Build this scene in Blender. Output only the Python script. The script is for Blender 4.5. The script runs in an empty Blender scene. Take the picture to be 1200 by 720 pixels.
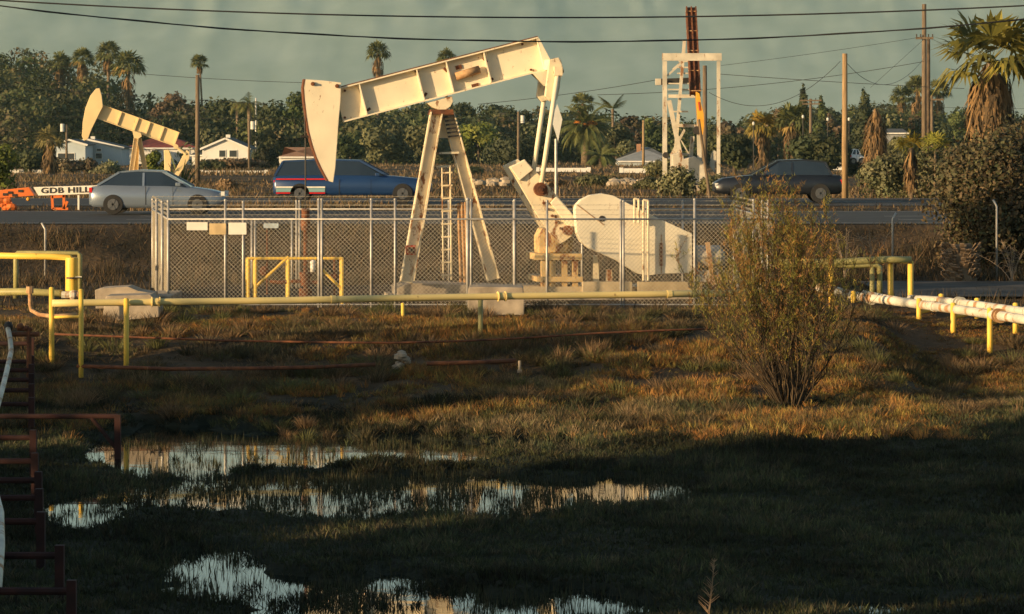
import bpy, math, random
import numpy as np
from mathutils import Vector, Matrix
R = math.radians
rng = np.random.default_rng(7)
random.seed(7)
sc = bpy.context.scene
# ------------------------------------------------------------------ camera, light, exposure
F = 3760.0; HC = 5.53; HY = 150.0            # focal length in photo pixels, eye height, horizon row
cd = bpy.data.cameras.new('camera'); cam = bpy.data.objects.new('camera', cd); sc.collection.objects.link(cam)
cd.sensor_width = 36; cd.lens = 36 * F / 1200; cd.shift_y = (HY - 360) / 1200
cam.location = (0, 0, HC); cam.rotation_euler = (R(90), 0, 0)
cd.clip_start = 0.5; cd.clip_end = 20000; sc.camera = cam
SUN_AZ = 57; SUN_EL = 9.0                    # degrees left of straight behind the camera
sdir = Vector((-math.sin(R(SUN_AZ)) * math.cos(R(SUN_EL)), -math.cos(R(SUN_AZ)) * math.cos(R(SUN_EL)), math.sin(R(SUN_EL))))
w = bpy.data.worlds.new('World'); sc.world = w; w.use_nodes = True
nt = w.node_tree; bg = nt.nodes['Background']
sky = nt.nodes.new('ShaderNodeTexSky'); sky.sky_type = 'NISHITA'; sky.sun_disc = False
sky.sun_elevation = R(SUN_EL); sky.sun_rotation = math.atan2(sdir.x, sdir.y)
sky.air_density = 1.0; sky.dust_density = 1.0
nt.links.new(sky.outputs[0], bg.inputs[0]); bg.inputs[1].default_value = 0.11
sl = bpy.data.lights.new('sun', 'SUN'); sl.energy = 4.7; sl.angle = R(0.5); sl.color = (1.0, 0.70, 0.38)
so = bpy.data.objects.new('sun', sl); sc.collection.objects.link(so)
so.rotation_euler = sdir.to_track_quat('Z', 'Y').to_euler(); so.location = (-60, -40, 30)
sc.view_settings.view_transform = 'Standard'; sc.view_settings.look = 'None'
sc.view_settings.exposure = 0.75; sc.view_settings.gamma = 1
HAZE = 5.5e-5
try:
    sc.cycles.volume_bounces = 0
    sc.cycles.max_bounces = 6
    sc.cycles.transparent_max_bounces = 8
except Exception: pass

# ------------------------------------------------------------------ helpers
def P(px, py, Y):
    return Vector(((px - 600) * Y / F, Y, HC - (py - HY) * Y / F))
def tag(o, label=None, cat=None, group=None, kind=None):
    if label: o['label'] = label
    if cat: o['category'] = cat
    if group: o['group'] = group
    if kind: o['kind'] = kind
    return o
def empty(name, loc, label, cat, group=None):
    o = bpy.data.objects.new(name, None); sc.collection.objects.link(o)
    o.location = loc; o.empty_display_size = 0.3
    return tag(o, label, cat, group)
def wpos(o):
    v = Vector((0, 0, 0))
    while o is not None:
        v += Vector(o.location); o = o.parent
    return v
def link(name, me, mat, parent=None):
    o = bpy.data.objects.new(name, me); sc.collection.objects.link(o)
    if mat is not None and not me.materials: me.materials.append(mat)
    if parent is not None: o.parent = parent
    return o
def np_mesh(name, V, Fc, cols=None, smooth=False):
    V = np.asarray(V, dtype=np.float32).reshape(-1, 3); Fc = np.asarray(Fc, dtype=np.int32)
    m, k = Fc.shape
    me = bpy.data.meshes.new(name)
    me.vertices.add(len(V)); me.vertices.foreach_set('co', V.ravel())
    me.loops.add(m * k); me.loops.foreach_set('vertex_index', Fc.ravel())
    me.polygons.add(m); me.polygons.foreach_set('loop_start', np.arange(0, m * k, k, dtype=np.int32))
    me.polygons.foreach_set('loop_total', np.full(m, k, dtype=np.int32))
    if smooth: me.polygons.foreach_set('use_smooth', np.ones(m, dtype=bool))
    me.update(calc_edges=True)
    if cols is not None:
        a = me.attributes.new('Col', 'FLOAT_COLOR', 'POINT')
        c = np.ones((len(V), 4), dtype=np.float32); c[:, :3] = cols; a.data.foreach_set('color', c.ravel())
    return me
class MB:
    def __init__(s): s.v = []; s.f = []
    def add(s, vs, fs):
        n = len(s.v); s.v += [Vector(a) for a in vs]; s.f += [tuple(i + n for i in f) for f in fs]; return s
    def box(s, c, d, rz=0):
        c = Vector(c); x, y, z = d[0] / 2, d[1] / 2, d[2] / 2; m = Matrix.Rotation(rz, 3, 'Z')
        vs = [c + m @ Vector((a * x, b * y, e * z)) for e in (-1, 1) for a, b in ((-1, -1), (1, -1), (1, 1), (-1, 1))]
        return s.add(vs, [(3, 2, 1, 0), (4, 5, 6, 7), (0, 1, 5, 4), (1, 2, 6, 5), (2, 3, 7, 6), (3, 0, 4, 7)])
    def beam(s, p, q, wd, ht, side=(0, 1, 0)):
        p = Vector(p); q = Vector(q); a = (q - p).normalized(); sd = Vector(side); sd = (sd - a * sd.dot(a)).normalized(); up = a.cross(sd)
        vs = [e + sd * (i * wd / 2) + up * (j * ht / 2) for e in (p, q) for i, j in ((-1, -1), (1, -1), (1, 1), (-1, 1))]
        return s.add(vs, [(3, 2, 1, 0), (4, 5, 6, 7), (0, 1, 5, 4), (1, 2, 6, 5), (2, 3, 7, 6), (3, 0, 4, 7)])
    def ibeam(s, p, q, depth, width, side=(0, 1, 0), t=0.03):
        # web plane holds 'depth' (perpendicular to side), flanges extend along side by 'width'
        p = Vector(p); q = Vector(q); a = (q - p).normalized(); sd = Vector(side); sd = (sd - a * sd.dot(a)).normalized(); up = a.cross(sd)
        s.beam(p, q, t, depth - 2 * t, sd)
        o = up * (depth / 2 - t / 2)
        s.beam(p + o, q + o, width, t, sd); s.beam(p - o, q - o, width, t, sd); return s
    def tube(s, p, q, r0, r1=None, n=8, cap=True):
        if r1 is None: r1 = r0
        p = Vector(p); q = Vector(q); a = (q - p).normalized()
        t = Vector((0, 0, 1)) if abs(a.z) < .9 else Vector((1, 0, 0)); u = a.cross(t).normalized(); v = a.cross(u)
        vs = []; fs = []
        for e, r in ((p, r0), (q, r1)):
            for i in range(n):
                g = 2 * math.pi * i / n; vs.append(e + u * (math.cos(g) * r) + v * (math.sin(g) * r))
        for i in range(n): j = (i + 1) % n; fs.append((i, j, n + j, n + i))
        if cap: fs.append(tuple(range(n - 1, -1, -1))); fs.append(tuple(range(n, 2 * n)))
        return s.add(vs, fs)
    def path(s, pts, r, n=8):
        pts = [Vector(p) for p in pts]; rs = r if isinstance(r, (list, tuple)) else [r] * len(pts)
        vs = []; fs = []; N = len(pts); u = None
        for k, p in enumerate(pts):
            a = (pts[min(k + 1, N - 1)] - pts[max(k - 1, 0)]).normalized()
            if u is None:
                t = Vector((0, 0, 1)) if abs(a.z) < .9 else Vector((1, 0, 0)); u = a.cross(t).normalized()
            else: u = (u - a * u.dot(a)).normalized()
            v = a.cross(u)
            for i in range(n):
                g = 2 * math.pi * i / n; vs.append(p + u * (math.cos(g) * rs[k]) + v * (math.sin(g) * rs[k]))
        for k in range(N - 1):
            for i in range(n): j = (i + 1) % n; fs.append((k * n + i, k * n + j, (k + 1) * n + j, (k + 1) * n + i))
        fs.append(tuple(range(n - 1, -1, -1))); fs.append(tuple((N - 1) * n + i for i in range(n)))
        return s.add(vs, fs)
    def prism(s, front, back):
        n = len(front); fs = [tuple(range(n)), tuple(range(2 * n - 1, n - 1, -1))]
        for i in range(n): j = (i + 1) % n; fs.append((j, i, n + i, n + j))
        return s.add(list(front) + list(back), fs)
    def ball(s, c, r, n=10, sq=(1, 1, 1)):
        c = Vector(c); vs = [c + Vector((0, 0, -r * sq[2]))]; m = n // 2
        for i in range(1, m):
            t = -math.pi / 2 + math.pi * i / m
            for j in range(n):
                g = 2 * math.pi * j / n; vs.append(c + Vector((math.cos(t) * math.cos(g) * r * sq[0], math.cos(t) * math.sin(g) * r * sq[1], math.sin(t) * r * sq[2])))
        vs.append(c + Vector((0, 0, r * sq[2]))); fs = []
        for j in range(n): fs.append((0, 1 + (j + 1) % n, 1 + j))
        for i in range(m - 2):
            for j in range(n): a = 1 + i * n + j; b = 1 + i * n + (j + 1) % n; fs.append((a, b, b + n, a + n))
        L = len(vs) - 1
        for j in range(n): fs.append((L, L - n + j, L - n + (j + 1) % n))
        return s.add(vs, fs)
    def build(s, name, mat, parent=None, smooth=False, bevel=0):
        o0 = wpos(parent) if parent is not None else Vector((0, 0, 0))
        me = bpy.data.meshes.new(name); me.from_pydata([tuple(a - o0) for a in s.v], [], s.f)
        import bmesh
        bm = bmesh.new(); bm.from_mesh(me); bmesh.ops.recalc_face_normals(bm, faces=bm.faces)
        if bevel: bmesh.ops.bevel(bm, geom=[e for e in bm.edges if len(e.link_faces) == 2 and e.calc_face_angle(0) > .6], offset=bevel, segments=2, affect='EDGES', profile=.6)
        bm.to_mesh(me); bm.free()
        if smooth:
            for p_ in me.polygons: p_.use_smooth = len(p_.vertices) <= 4
        return link(name, me, mat, parent)
def base_mesh(o, root):                     # move a top-level mesh's origin to its base
    return o
def copy_tree(o, loc=None, rz=0, sc_=1, label=None, parent=None):
    c = o.copy(); sc.collection.objects.link(c); c.parent = parent
    for ch in list(o.children): copy_tree(ch, parent=c)
    if loc is not None: c.location = loc; c.rotation_euler = (0, 0, rz); c.scale = (sc_, sc_, sc_) if not hasattr(sc_, '__len__') else sc_
    if label: c['label'] = label
    return c
# value noise
_tab = rng.random((256, 256)).astype(np.float32)
def vnoise(x, y):
    x = np.asarray(x, dtype=np.float64); y = np.asarray(y, dtype=np.float64)
    xi = np.floor(x).astype(int); yi = np.floor(y).astype(int); fx = x - xi; fy = y - yi
    fx = fx * fx * (3 - 2 * fx); fy = fy * fy * (3 - 2 * fy)
    a = _tab[xi & 255, yi & 255]; b = _tab[(xi + 1) & 255, yi & 255]; c = _tab[xi & 255, (yi + 1) & 255]; d = _tab[(xi + 1) & 255, (yi + 1) & 255]
    return (a * (1 - fx) + b * fx) * (1 - fy) + (c * (1 - fx) + d * fx) * fy
def fbm(x, y, o=4):
    r = 0; a = .5; t = 0
    for i in range(o): r = r + a * vnoise(x * 2 ** i + 17.3 * i, y * 2 ** i + 5.1 * i); t += a; a *= .5
    return r / t

# ------------------------------------------------------------------ materials
def pbr(name, col, rough=.7, metal=0, var=.25, scale=3.0, bump=.0, rust=0.0, rustcol=(.16, .06, .022), rscale=2.0, col2=None, spec=.3, stretch=None, rdetail=8):
    m = bpy.data.materials.new(name); m.use_nodes = True; n = m.node_tree; L = n.links
    b = n.nodes['Principled BSDF']; b.inputs['Roughness'].default_value = rough; b.inputs['Metallic'].default_value = metal
    b.inputs['Specular IOR Level'].default_value = spec
    tc = n.nodes.new('ShaderNodeTexCoord'); co = tc.outputs['Object']
    geo = n.nodes.new('ShaderNodeNewGeometry'); co = geo.outputs['Position']
    if stretch:
        mp = n.nodes.new('ShaderNodeMapping'); mp.inputs['Scale'].default_value = stretch; L.new(co, mp.inputs[0]); co = mp.outputs[0]
    no = n.nodes.new('ShaderNodeTexNoise'); no.inputs['Scale'].default_value = scale; no.inputs['Detail'].default_value = 8; L.new(co, no.inputs['Vector'])
    c2 = col2 if col2 else tuple(c * (1 - var * 1.6) for c in col)
    rp = n.nodes.new('ShaderNodeValToRGB'); rp.color_ramp.elements[0].position = .32; rp.color_ramp.elements[1].position = .68
    rp.color_ramp.elements[0].color = (*c2, 1); rp.color_ramp.elements[1].color = (*col, 1); L.new(no.outputs[0], rp.inputs[0]); out = rp.outputs[0]
    if rust > 0:
        r = n.nodes.new('ShaderNodeTexNoise'); r.inputs['Scale'].default_value = rscale; r.inputs['Detail'].default_value = rdetail; r.inputs['Roughness'].default_value = .68
        mp2 = n.nodes.new('ShaderNodeMapping'); mp2.inputs['Scale'].default_value = (1, 1, .45); mp2.inputs['Location'].default_value = (3.1, 7.7, 1.3); L.new(co, mp2.inputs[0]); L.new(mp2.outputs[0], r.inputs['Vector'])
        rr = n.nodes.new('ShaderNodeValToRGB'); rr.color_ramp.elements[0].position = 1 - rust; rr.color_ramp.elements[1].position = 1 - rust + .06
        L.new(r.outputs[0], rr.inputs[0]); mx = n.nodes.new('ShaderNodeMix'); mx.data_type = 'RGBA'; L.new(rr.outputs[0], mx.inputs[0]); L.new(out, mx.inputs[6]); mx.inputs[7].default_value = (*rustcol, 1); out = mx.outputs[2]
    L.new(out, b.inputs['Base Color'])
    if bump:
        bn = n.nodes.new('ShaderNodeBump'); bn.inputs['Strength'].default_value = bump; bn.inputs['Distance'].default_value = .02; L.new(no.outputs[0], bn.inputs['Height']); L.new(bn.outputs[0], b.inputs['Normal'])
    return m
def leafmat(name, trans=.16, rough=.7, tint=(1, 1, 1)):
    m = bpy.data.materials.new(name); m.use_nodes = True; n = m.node_tree; L = n.links
    b = n.nodes['Principled BSDF']; b.inputs['Roughness'].default_value = rough; b.inputs['Specular IOR Level'].default_value = .2
    at = n.nodes.new('ShaderNodeAttribute'); at.attribute_name = 'Col'
    hs = n.nodes.new('ShaderNodeMix'); hs.data_type = 'RGBA'; hs.blend_type = 'MULTIPLY'; hs.inputs[0].default_value = 1; L.new(at.outputs['Color'], hs.inputs[6]); hs.inputs[7].default_value = (*tint, 1)
    L.new(hs.outputs[2], b.inputs['Base Color'])
    t = n.nodes.new('ShaderNodeBsdfTranslucent'); L.new(hs.outputs[2], t.inputs[0]); mx = n.nodes.new('ShaderNodeMixShader'); mx.inputs[0].default_value = trans
    L.new(b.outputs[0], mx.inputs[1]); L.new(t.outputs[0], mx.inputs[2]); L.new(mx.outputs[0], n.nodes['Material Output'].inputs[0])
    return m
M = {}
M['cream'] = pbr('cream_paint', (.80, .70, .50), .55, var=.10, scale=1.6, rust=.375, rustcol=(.24, .10, .03), rscale=11, bump=.15)
M['cream_rusty'] = pbr('cream_rusty_paint', (.78, .66, .44), .6, var=.15, scale=2.0, rust=.45, rustcol=(.22, .09, .03), rscale=5, bump=.3)
M['cream_guard'] = pbr('guard_paint', (.78, .70, .52), .55, var=.12, scale=1.1, rust=.36, rustcol=(.26, .11, .04), rscale=2.5, bump=.15)
M['white_paint'] = pbr('white_paint', (.82, .78, .68), .5, var=.08, rust=.38, rscale=3)
M['rust'] = pbr('rusty_steel', (.20, .075, .03), .85, var=.4, scale=6, bump=.5, col2=(.07, .03, .018))
M['rust_red'] = pbr('red_oxide_steel', (.05, .018, .013), .9, var=.4, scale=4, bump=.4, col2=(.02, .010, .009))
M['rust_tan'] = pbr('tan_rusty_pipe', (.50, .32, .16), .8, var=.4, scale=5, bump=.3, col2=(.25, .12, .05))
M['frame_white'] = pbr('grimy_white_paint', (.56, .51, .40), .6, var=.22, scale=1.5, rust=.44, rustcol=(.22, .11, .05), rscale=2.2)
M['tan_gear'] = pbr('ochre_worn_paint', (.72, .50, .22), .6, var=.25, scale=2.5, rust=.46, rustcol=(.2, .08, .03), rscale=4)
M['pale_base'] = pbr('pale_painted_concrete', (.58, .46, .28), .8, var=.25, scale=2, rust=.38, rscale=3)
M['sign_grey'] = pbr('dusty_grey_enamel', (.42, .40, .34), .6, var=.2, rust=.42, rscale=4)
M['yellow'] = pbr('yellow_paint', (.80, .52, .08), .5, var=.1, scale=2, rust=.34, rscale=4)
M['yellow_rust'] = pbr('worn_yellow_paint', (.80, .52, .08), .5, var=.1, scale=2, rust=.50, rscale=7)
M['yellow_faded'] = pbr('faded_yellow_pipe', (.78, .59, .22), .5, var=.14, scale=.8, col2=(.56, .46, .20), rust=.33, rscale=2.5)
M['jack2'] = pbr('tan_yellow_paint', (.76, .58, .30), .55, var=.08, scale=1.5, rust=.36, rscale=3)
M['olive'] = pbr('olive_green_pipe', (.38, .34, .13), .5, var=.2, scale=2, rust=.34, rscale=3)
M['pipe_white'] = pbr('white_pipe', (.64, .60, .48), .55, var=.25, scale=2, rust=.46, rustcol=(.35, .2, .1), rscale=3)
M['galv'] = pbr('galvanised_steel', (.44, .42, .38), .5, .4, var=.2, scale=6)
M['wirem'] = pbr('fence_wire', (.54, .48, .36), .45, .3, var=.2, scale=6)
M['concrete'] = pbr('old_concrete', (.40, .33, .24), .9, var=.3, scale=3, bump=.6)
M['wood'] = pbr('weathered_wood_pole', (.19, .14, .09), .85, var=.35, scale=3, bump=.4, stretch=(8, 8, .6))
M['cable'] = pbr('black_cable', (.03, .03, .028), .6, var=.2)
M['bark'] = pbr('bark', (.12, .085, .055), .9, var=.4, scale=3, bump=.5)
M['palm_bark'] = pbr('palm_bark', (.22, .16, .10), .9, var=.4, scale=4, bump=.5)
M['asphalt'] = pbr('asphalt', (.036, .035, .034), .85, var=.25, scale=1.2, bump=.2)
M['dirtroad'] = pbr('access_road_asphalt', (.085, .07, .055), .9, var=.35, scale=.8, bump=.2)
M['line'] = pbr('road_paint', (.6, .58, .5), .7, var=.2)
M['black'] = pbr('black_rubber', (.02, .02, .02), .8, var=.2)
M['dark'] = pbr('dark_steel', (.05, .045, .04), .6, .3, var=.3)
M['orange'] = pbr('orange_paint', (.62, .15, .03), .5, var=.1, rust=.36, rscale=5, rustcol=(.1, .05, .03))
M['amber'] = pbr('amber_paint', (.75, .36, .04), .5, var=.15, rust=.36, rscale=3)
M['red'] = pbr('red_paint', (.50, .07, .03), .5, var=.2)
M['leaf'] = leafmat('leaf')
M['grass'] = leafmat('grass_blades', .25, .8)
M['dead'] = leafmat('dead_fronds', .1, .9)
M['roof_grey'] = pbr('grey_roof_tiles', (.10, .10, .10), .9, var=.2, scale=2)
M['roof_red'] = pbr('red_roof_tiles', (.26, .06, .045), .8, var=.25, scale=2)
M['roof_tan'] = pbr('tan_roof', (.34, .18, .10), .85, var=.2, scale=2)
M['stucco'] = pbr('white_stucco', (.66, .64, .58), .8, var=.08, scale=.6)
M['stucco_blue'] = pbr('pale_blue_siding', (.42, .48, .50), .8, var=.08, scale=.6)
M['roof_pale'] = pbr('pale_grey_roof', (.26, .27, .27), .8, var=.15, scale=1)
M['car_white'] = pbr('white_car_paint', (.7, .7, .68), .3, var=.03)
M['winframe'] = pbr('window_dark', (.04, .045, .05), .15, var=.1, spec=.6)

# ------------------------------------------------------------------ terrain
def sst(a, b, x):
    t = np.clip((x - a) / (b - a), 0, 1); return t * t * (3 - 2 * t)
PY = [-200, 20, 45, 56, 60, 64, 67.5, 70.5, 74, 88.5, 91, 94, 94.6, 130.5, 136, 150, 250, 500, 9000]
PZ = [.15, .12, .09, .09, .20, .58, 1.08, 1.28, 1.33, 1.33, 1.62, 2.5, 2.66, 2.66, 2.52, 2.4, 1.5, 0, 0]
PUD = [ # puddles: centre x, centre y (where they show on flat water), half sizes, weight
    (200, 531, 85, 28, 1.25), (330, 532, 140, 18, 1.2), (470, 531, 120, 14, 1.15), (610, 526, 80, 9, .75),
    (100, 602, 44, 26, .95), (240, 584, 120, 20, 1.0), (420, 584, 150, 25, 1.1), (560, 582, 130, 22, 1.1), (700, 580, 115, 18, 1.0), (790, 590, 60, 10, .75),
    (250, 668, 80, 24, 1.0), (300, 690, 100, 24, .95), (215, 700, 60, 16, .85), (480, 702, 150, 22, 1.0), (640, 712, 120, 18, .95), (480, 730, 190, 22, 1.05),
    (1040, 716, 80, 12, .85), (820, 690, 30, 7, .55), (700, 660, 70, 7, .5), (620, 640, 60, 5, .42), (900, 705, 60, 6, .45)]
def pudmask(x, y):
    y = np.maximum(y, 5.0)
    px = 600 + F * x / y; py = HY + F * HC / y
    m = np.zeros(np.shape(x))
    for cx, cy, rx, ry, wt in PUD:
        d = ((px - cx) / rx) ** 2 + ((py - cy) / ry) ** 2
        m = np.maximum(m, wt * np.exp(-d * .7))
    m = m + (fbm(x * 1.3, y * .6, 4) - .5) * .75 + (fbm(x * 6, y * 1.6, 2) - .5) * .22
    return np.where((y > 30) & (y < 60), m, 0)
def gz(x, y, fine=True):
    x = np.asarray(x, dtype=np.float64); y = np.asarray(y, dtype=np.float64)
    yy = y + (fbm(x * .25 + 40, y * .0 + 3, 2) - .5) * 2.2 * sst(54, 58, y) * (1 - sst(68, 71, y))
    yy = yy - 5.5 * sst(7.4, 9, x) * sst(58, 66, y) * (1 - sst(78, 80, y))
    z = np.interp(yy, PY, PZ)
    amp = .10 * sst(30, 40, y) * (1 - sst(60, 70, y)) + .16 * sst(58, 62, y) * (1 - sst(68, 72, y)) + .12 * sst(71, 76, y) * (1 - sst(88, 92, y)) * sst(7, 9, x) * .2 + .25 * sst(89, 91, y) * (1 - sst(93.5, 94.5, y))
    z = z + (fbm(x * .5, y * .5, 4) - .5) * amp
    z = z + (fbm(x * .03, y * .02, 3) - .5) * 1.5 * sst(160, 260, y)
    # shallow basins that hold the water
    m = pudmask(x, y); z = np.where(y < 62, z - .20 * sst(.36, .62, m), z)
    z = np.where((y < 58) & (m < .42), np.maximum(z, .035), z)
    # wooded hill far left and unseen mound added on the left to lift the shade casters
    z = z + 8.5 * (1 - sst(-68, -52, x)) * sst(470, 540, y) * (1 - sst(900, 1400, y))
    shade_mound = (1 - sst(-27, -22, x)) * sst(-48, -34, x)
    z = z + shade_mound * (3.4 * (1 - sst(50, 55, y)) + 1.2 * (1 - sst(30, 35, y))) * sst(-70, -50, y)
    return z
def G(x, y): return float(gz(np.array([x]), np.array([y]))[0])
def ong(px, py, y0=32, y1=95):
    ys = np.arange(y0, y1, .1); xs = (px - 600) * ys / F; zz = gz(xs, ys); pr = HY + F * (HC - zz) / ys
    i = np.argmax(pr <= py); return Vector((xs[i], ys[i], zz[i]))
def axis(a, b, st, lo, hi, gr=1.12):
    c = list(np.arange(a, b + st / 2, st)); s = st; v = c[-1]
    while v < hi: s *= gr; v += s; c.append(v)
    s = st; v = c[0]; pre = []
    while v > lo: s *= gr; v -= s; pre.append(v)
    return np.array(pre[::-1] + c)
gx = axis(-14, 14, .2, -2600, 2600); gy = axis(33, 97, .2, -60, 7200, 1.06)
XX, YY = np.meshgrid(gx, gy); ZZ = gz(XX, YY)
nx, ny = len(gx), len(gy)
idx = np.arange(nx * ny).reshape(ny, nx)
FF = np.stack([idx[:-1, :-1], idx[:-1, 1:], idx[1:, 1:], idx[1:, :-1]], -1).reshape(-1, 4)
gm = bpy.data.materials.new('soil'); gm.use_nodes = True; n = gm.node_tree; L = n.links; b = n.nodes['Principled BSDF']; b.inputs['Roughness'].default_value = .95; b.inputs['Specular IOR Level'].default_value = .1
geo = n.nodes.new('ShaderNodeNewGeometry'); no = n.nodes.new('ShaderNodeTexNoise'); no.inputs['Scale'].default_value = .35; no.inputs['Detail'].default_value = 12; L.new(geo.outputs['Position'], no.inputs['Vector'])
rp = n.nodes.new('ShaderNodeValToRGB'); e = rp.color_ramp.elements; e[0].position = .35; e[0].color = (.03, .024, .014, 1); e[1].position = .7; e[1].color = (.12, .08, .045, 1)
L.new(no.outputs[0], rp.inputs[0])
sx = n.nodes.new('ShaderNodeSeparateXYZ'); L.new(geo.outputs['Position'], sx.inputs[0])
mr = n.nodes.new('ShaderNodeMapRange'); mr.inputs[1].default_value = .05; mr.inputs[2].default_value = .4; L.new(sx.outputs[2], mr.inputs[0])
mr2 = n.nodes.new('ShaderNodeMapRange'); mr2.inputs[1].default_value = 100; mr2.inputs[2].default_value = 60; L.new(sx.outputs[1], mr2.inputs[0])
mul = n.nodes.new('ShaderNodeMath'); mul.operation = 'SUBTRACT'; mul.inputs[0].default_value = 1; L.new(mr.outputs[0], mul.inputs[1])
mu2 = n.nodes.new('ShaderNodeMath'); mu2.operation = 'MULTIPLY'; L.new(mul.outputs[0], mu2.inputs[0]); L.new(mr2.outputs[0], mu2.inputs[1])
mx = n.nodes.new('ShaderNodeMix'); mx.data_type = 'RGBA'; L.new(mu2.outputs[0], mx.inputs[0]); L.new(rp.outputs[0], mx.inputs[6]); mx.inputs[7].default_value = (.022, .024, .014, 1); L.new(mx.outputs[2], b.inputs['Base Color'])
n2 = n.nodes.new('ShaderNodeTexNoise'); n2.inputs['Scale'].default_value = 6; n2.inputs['Detail'].default_value = 8; L.new(geo.outputs['Position'], n2.inputs['Vector'])
bn = n.nodes.new('ShaderNodeBump'); bn.inputs['Strength'].default_value = .8; bn.inputs['Distance'].default_value = .08; L.new(n2.outputs[0], bn.inputs['Height']); L.new(bn.outputs[0], b.inputs['Normal'])
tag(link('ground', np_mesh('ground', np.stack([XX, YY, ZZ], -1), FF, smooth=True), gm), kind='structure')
# water
wm = bpy.data.materials.new('still_water'); wm.use_nodes = True; n = wm.node_tree; L = n.links; b = n.nodes['Principled BSDF']
b.inputs['Base Color'].default_value = (.012, .014, .009, 1); b.inputs['Roughness'].default_value = .03; b.inputs['IOR'].default_value = 1.33; b.inputs['Specular IOR Level'].default_value = .5
geo = n.nodes.new('ShaderNodeNewGeometry'); no = n.nodes.new('ShaderNodeTexNoise'); no.inputs['Scale'].default_value = 2.5; no.inputs['Detail'].default_value = 3; L.new(geo.outputs['Position'], no.inputs['Vector'])
bn = n.nodes.new('ShaderNodeBump'); bn.inputs['Strength'].default_value = .10; bn.inputs['Distance'].default_value = .01; L.new(no.outputs[0], bn.inputs['Height']); L.new(bn.outputs[0], b.inputs['Normal'])
o = MB().add([(-14, 30, 0), (14, 30, 0), (14, 62, 0), (-14, 62, 0)], [(0, 1, 2, 3)]).build('swamp_water', wm); tag(o, kind='structure')
# roads
def sheet(name, x0, x1, y0, y1, z, mat, kind='structure'):
    o = MB().add([(x0, y0, z), (x1, y0, z), (x1, y1, z), (x0, y1, z)], [(0, 1, 2, 3)]).build(name, mat); tag(o, kind=kind); return o
m_ = MB()
for (y0, y1) in ((95.2, 110), (117.5, 130)): m_.add([(-300, y0, 2.68), (300, y0, 2.68), (300, y1, 2.68), (-300, y1, 2.68)], [(0, 1, 2, 3)])
    
tag(m_.build('highway', M['asphalt']), kind='structure')
m_ = MB()
for y_ in (96.0, 109.2, 118.3, 129.2): m_.add([(-300, y_, 2.684), (300, y_, 2.684), (300, y_ + .12, 2.684), (-300, y_ + .12, 2.684)], [(0, 1, 2, 3)])
for y_ in (99.7, 103.4, 123.7):
    for k in range(-20, 20): m_.add([(k * 12., y_, 2.684), (k * 12 + 3., y_, 2.684), (k * 12 + 3., y_ + .12, 2.684), (k * 12., y_ + .12, 2.684)], [(0, 1, 2, 3)])
tag(m_.build('lane_markings', M['line']), kind='structure')
sheet('access_road', 9.3, 90, 78.6, 86.5, 1.40, M['dirtroad'])
# mountains
def mountains():
    xs = np.linspace(-3400, 3400, 620); ys = np.linspace(5200, 7400, 120); X, Y = np.meshgrid(xs, ys)
    t = (Y - 5200) / 2200
    ridge = 430 + 240 * fbm(X / 900 + 3, Y * 0 + 2, 4) 
    z = -10 + ridge * np.clip(t * 1.6, 0, 1) ** .85 * (1 - .5 * np.clip((t - .65) / .35, 0, 1)) + ((1 - np.abs(fbm(X / 150, Y / 420, 5) * 2 - 1) * 2) * 16 + (fbm(X / 40, Y / 120, 4) - .5) * 16) * np.clip(t * 3, 0, 1)
    i = np.arange(X.size).reshape(X.shape); Fq = np.stack([i[:-1, :-1], i[:-1, 1:], i[1:, 1:], i[1:, :-1]], -1).reshape(-1, 4)
    mm = pbr('haze_tinted_rock', (.21, .255, .245), .95, var=.3, scale=.012, col2=(.155, .195, .185))  # blue-green haze tint mixed into the rock colour itself
    tag(link('mountains', np_mesh('mountains', np.stack([X, Y, z], -1), Fq, smooth=True), mm), kind='structure')
mountains()
# haze
hm = bpy.data.materials.new('haze_air'); hm.use_nodes = True; n = hm.node_tree; n.nodes.remove(n.nodes['Principled BSDF'])
pv = n.nodes.new('ShaderNodeVolumePrincipled'); pv.inputs['Color'].default_value = (.62, 1, 1, 1); pv.inputs['Density'].default_value = HAZE; pv.inputs['Anisotropy'].default_value = 0.0
n.links.new(pv.outputs[0], n.nodes['Material Output'].inputs['Volume'])
o = MB().box((0, 3700, 398.5), (7000, 7600, 800)).build('haze', hm); tag(o, kind='stuff')

# ------------------------------------------------------------------ vegetation scatter (uncountable)
def blades(name, pts, h, wd, lean, cols, label=None, clump=1):
    n_ = len(pts); a = rng.random(n_) * 2 * np.pi; la = rng.random(n_) * 2 * np.pi; lm = lean * rng.random(n_) * h
    side = np.stack([np.cos(a) * wd / 2, np.sin(a) * wd / 2, np.zeros(n_)], -1)
    tip = pts + np.stack([np.cos(la) * lm, np.sin(la) * lm, h], -1)
    V = np.stack([pts - side, pts + side, tip], 1).reshape(-1, 3); Fq = np.arange(n_ * 3).reshape(-1, 3)
    C = np.repeat(cols[:, None, :], 3, 1).reshape(-1, 3)
    o = link(name, np_mesh(name, V, Fq, C), M['grass']); tag(o, label, 'vegetation', kind='stuff'); return o
def scatter(n_, ya, yb, side=.19, pw=1.0):
    y = ya + (yb - ya) * rng.random(n_) ** pw; x = (rng.random(n_) * 2 - 1) * (y * side + 1.0); return x, y
def mixcol(n_, pal, jit=.25):
    pal = np.array(pal); k = rng.integers(0, len(pal), n_); return pal[k] * (1 + (rng.random((n_, 1)) - .5) * 2 * jit)
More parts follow.
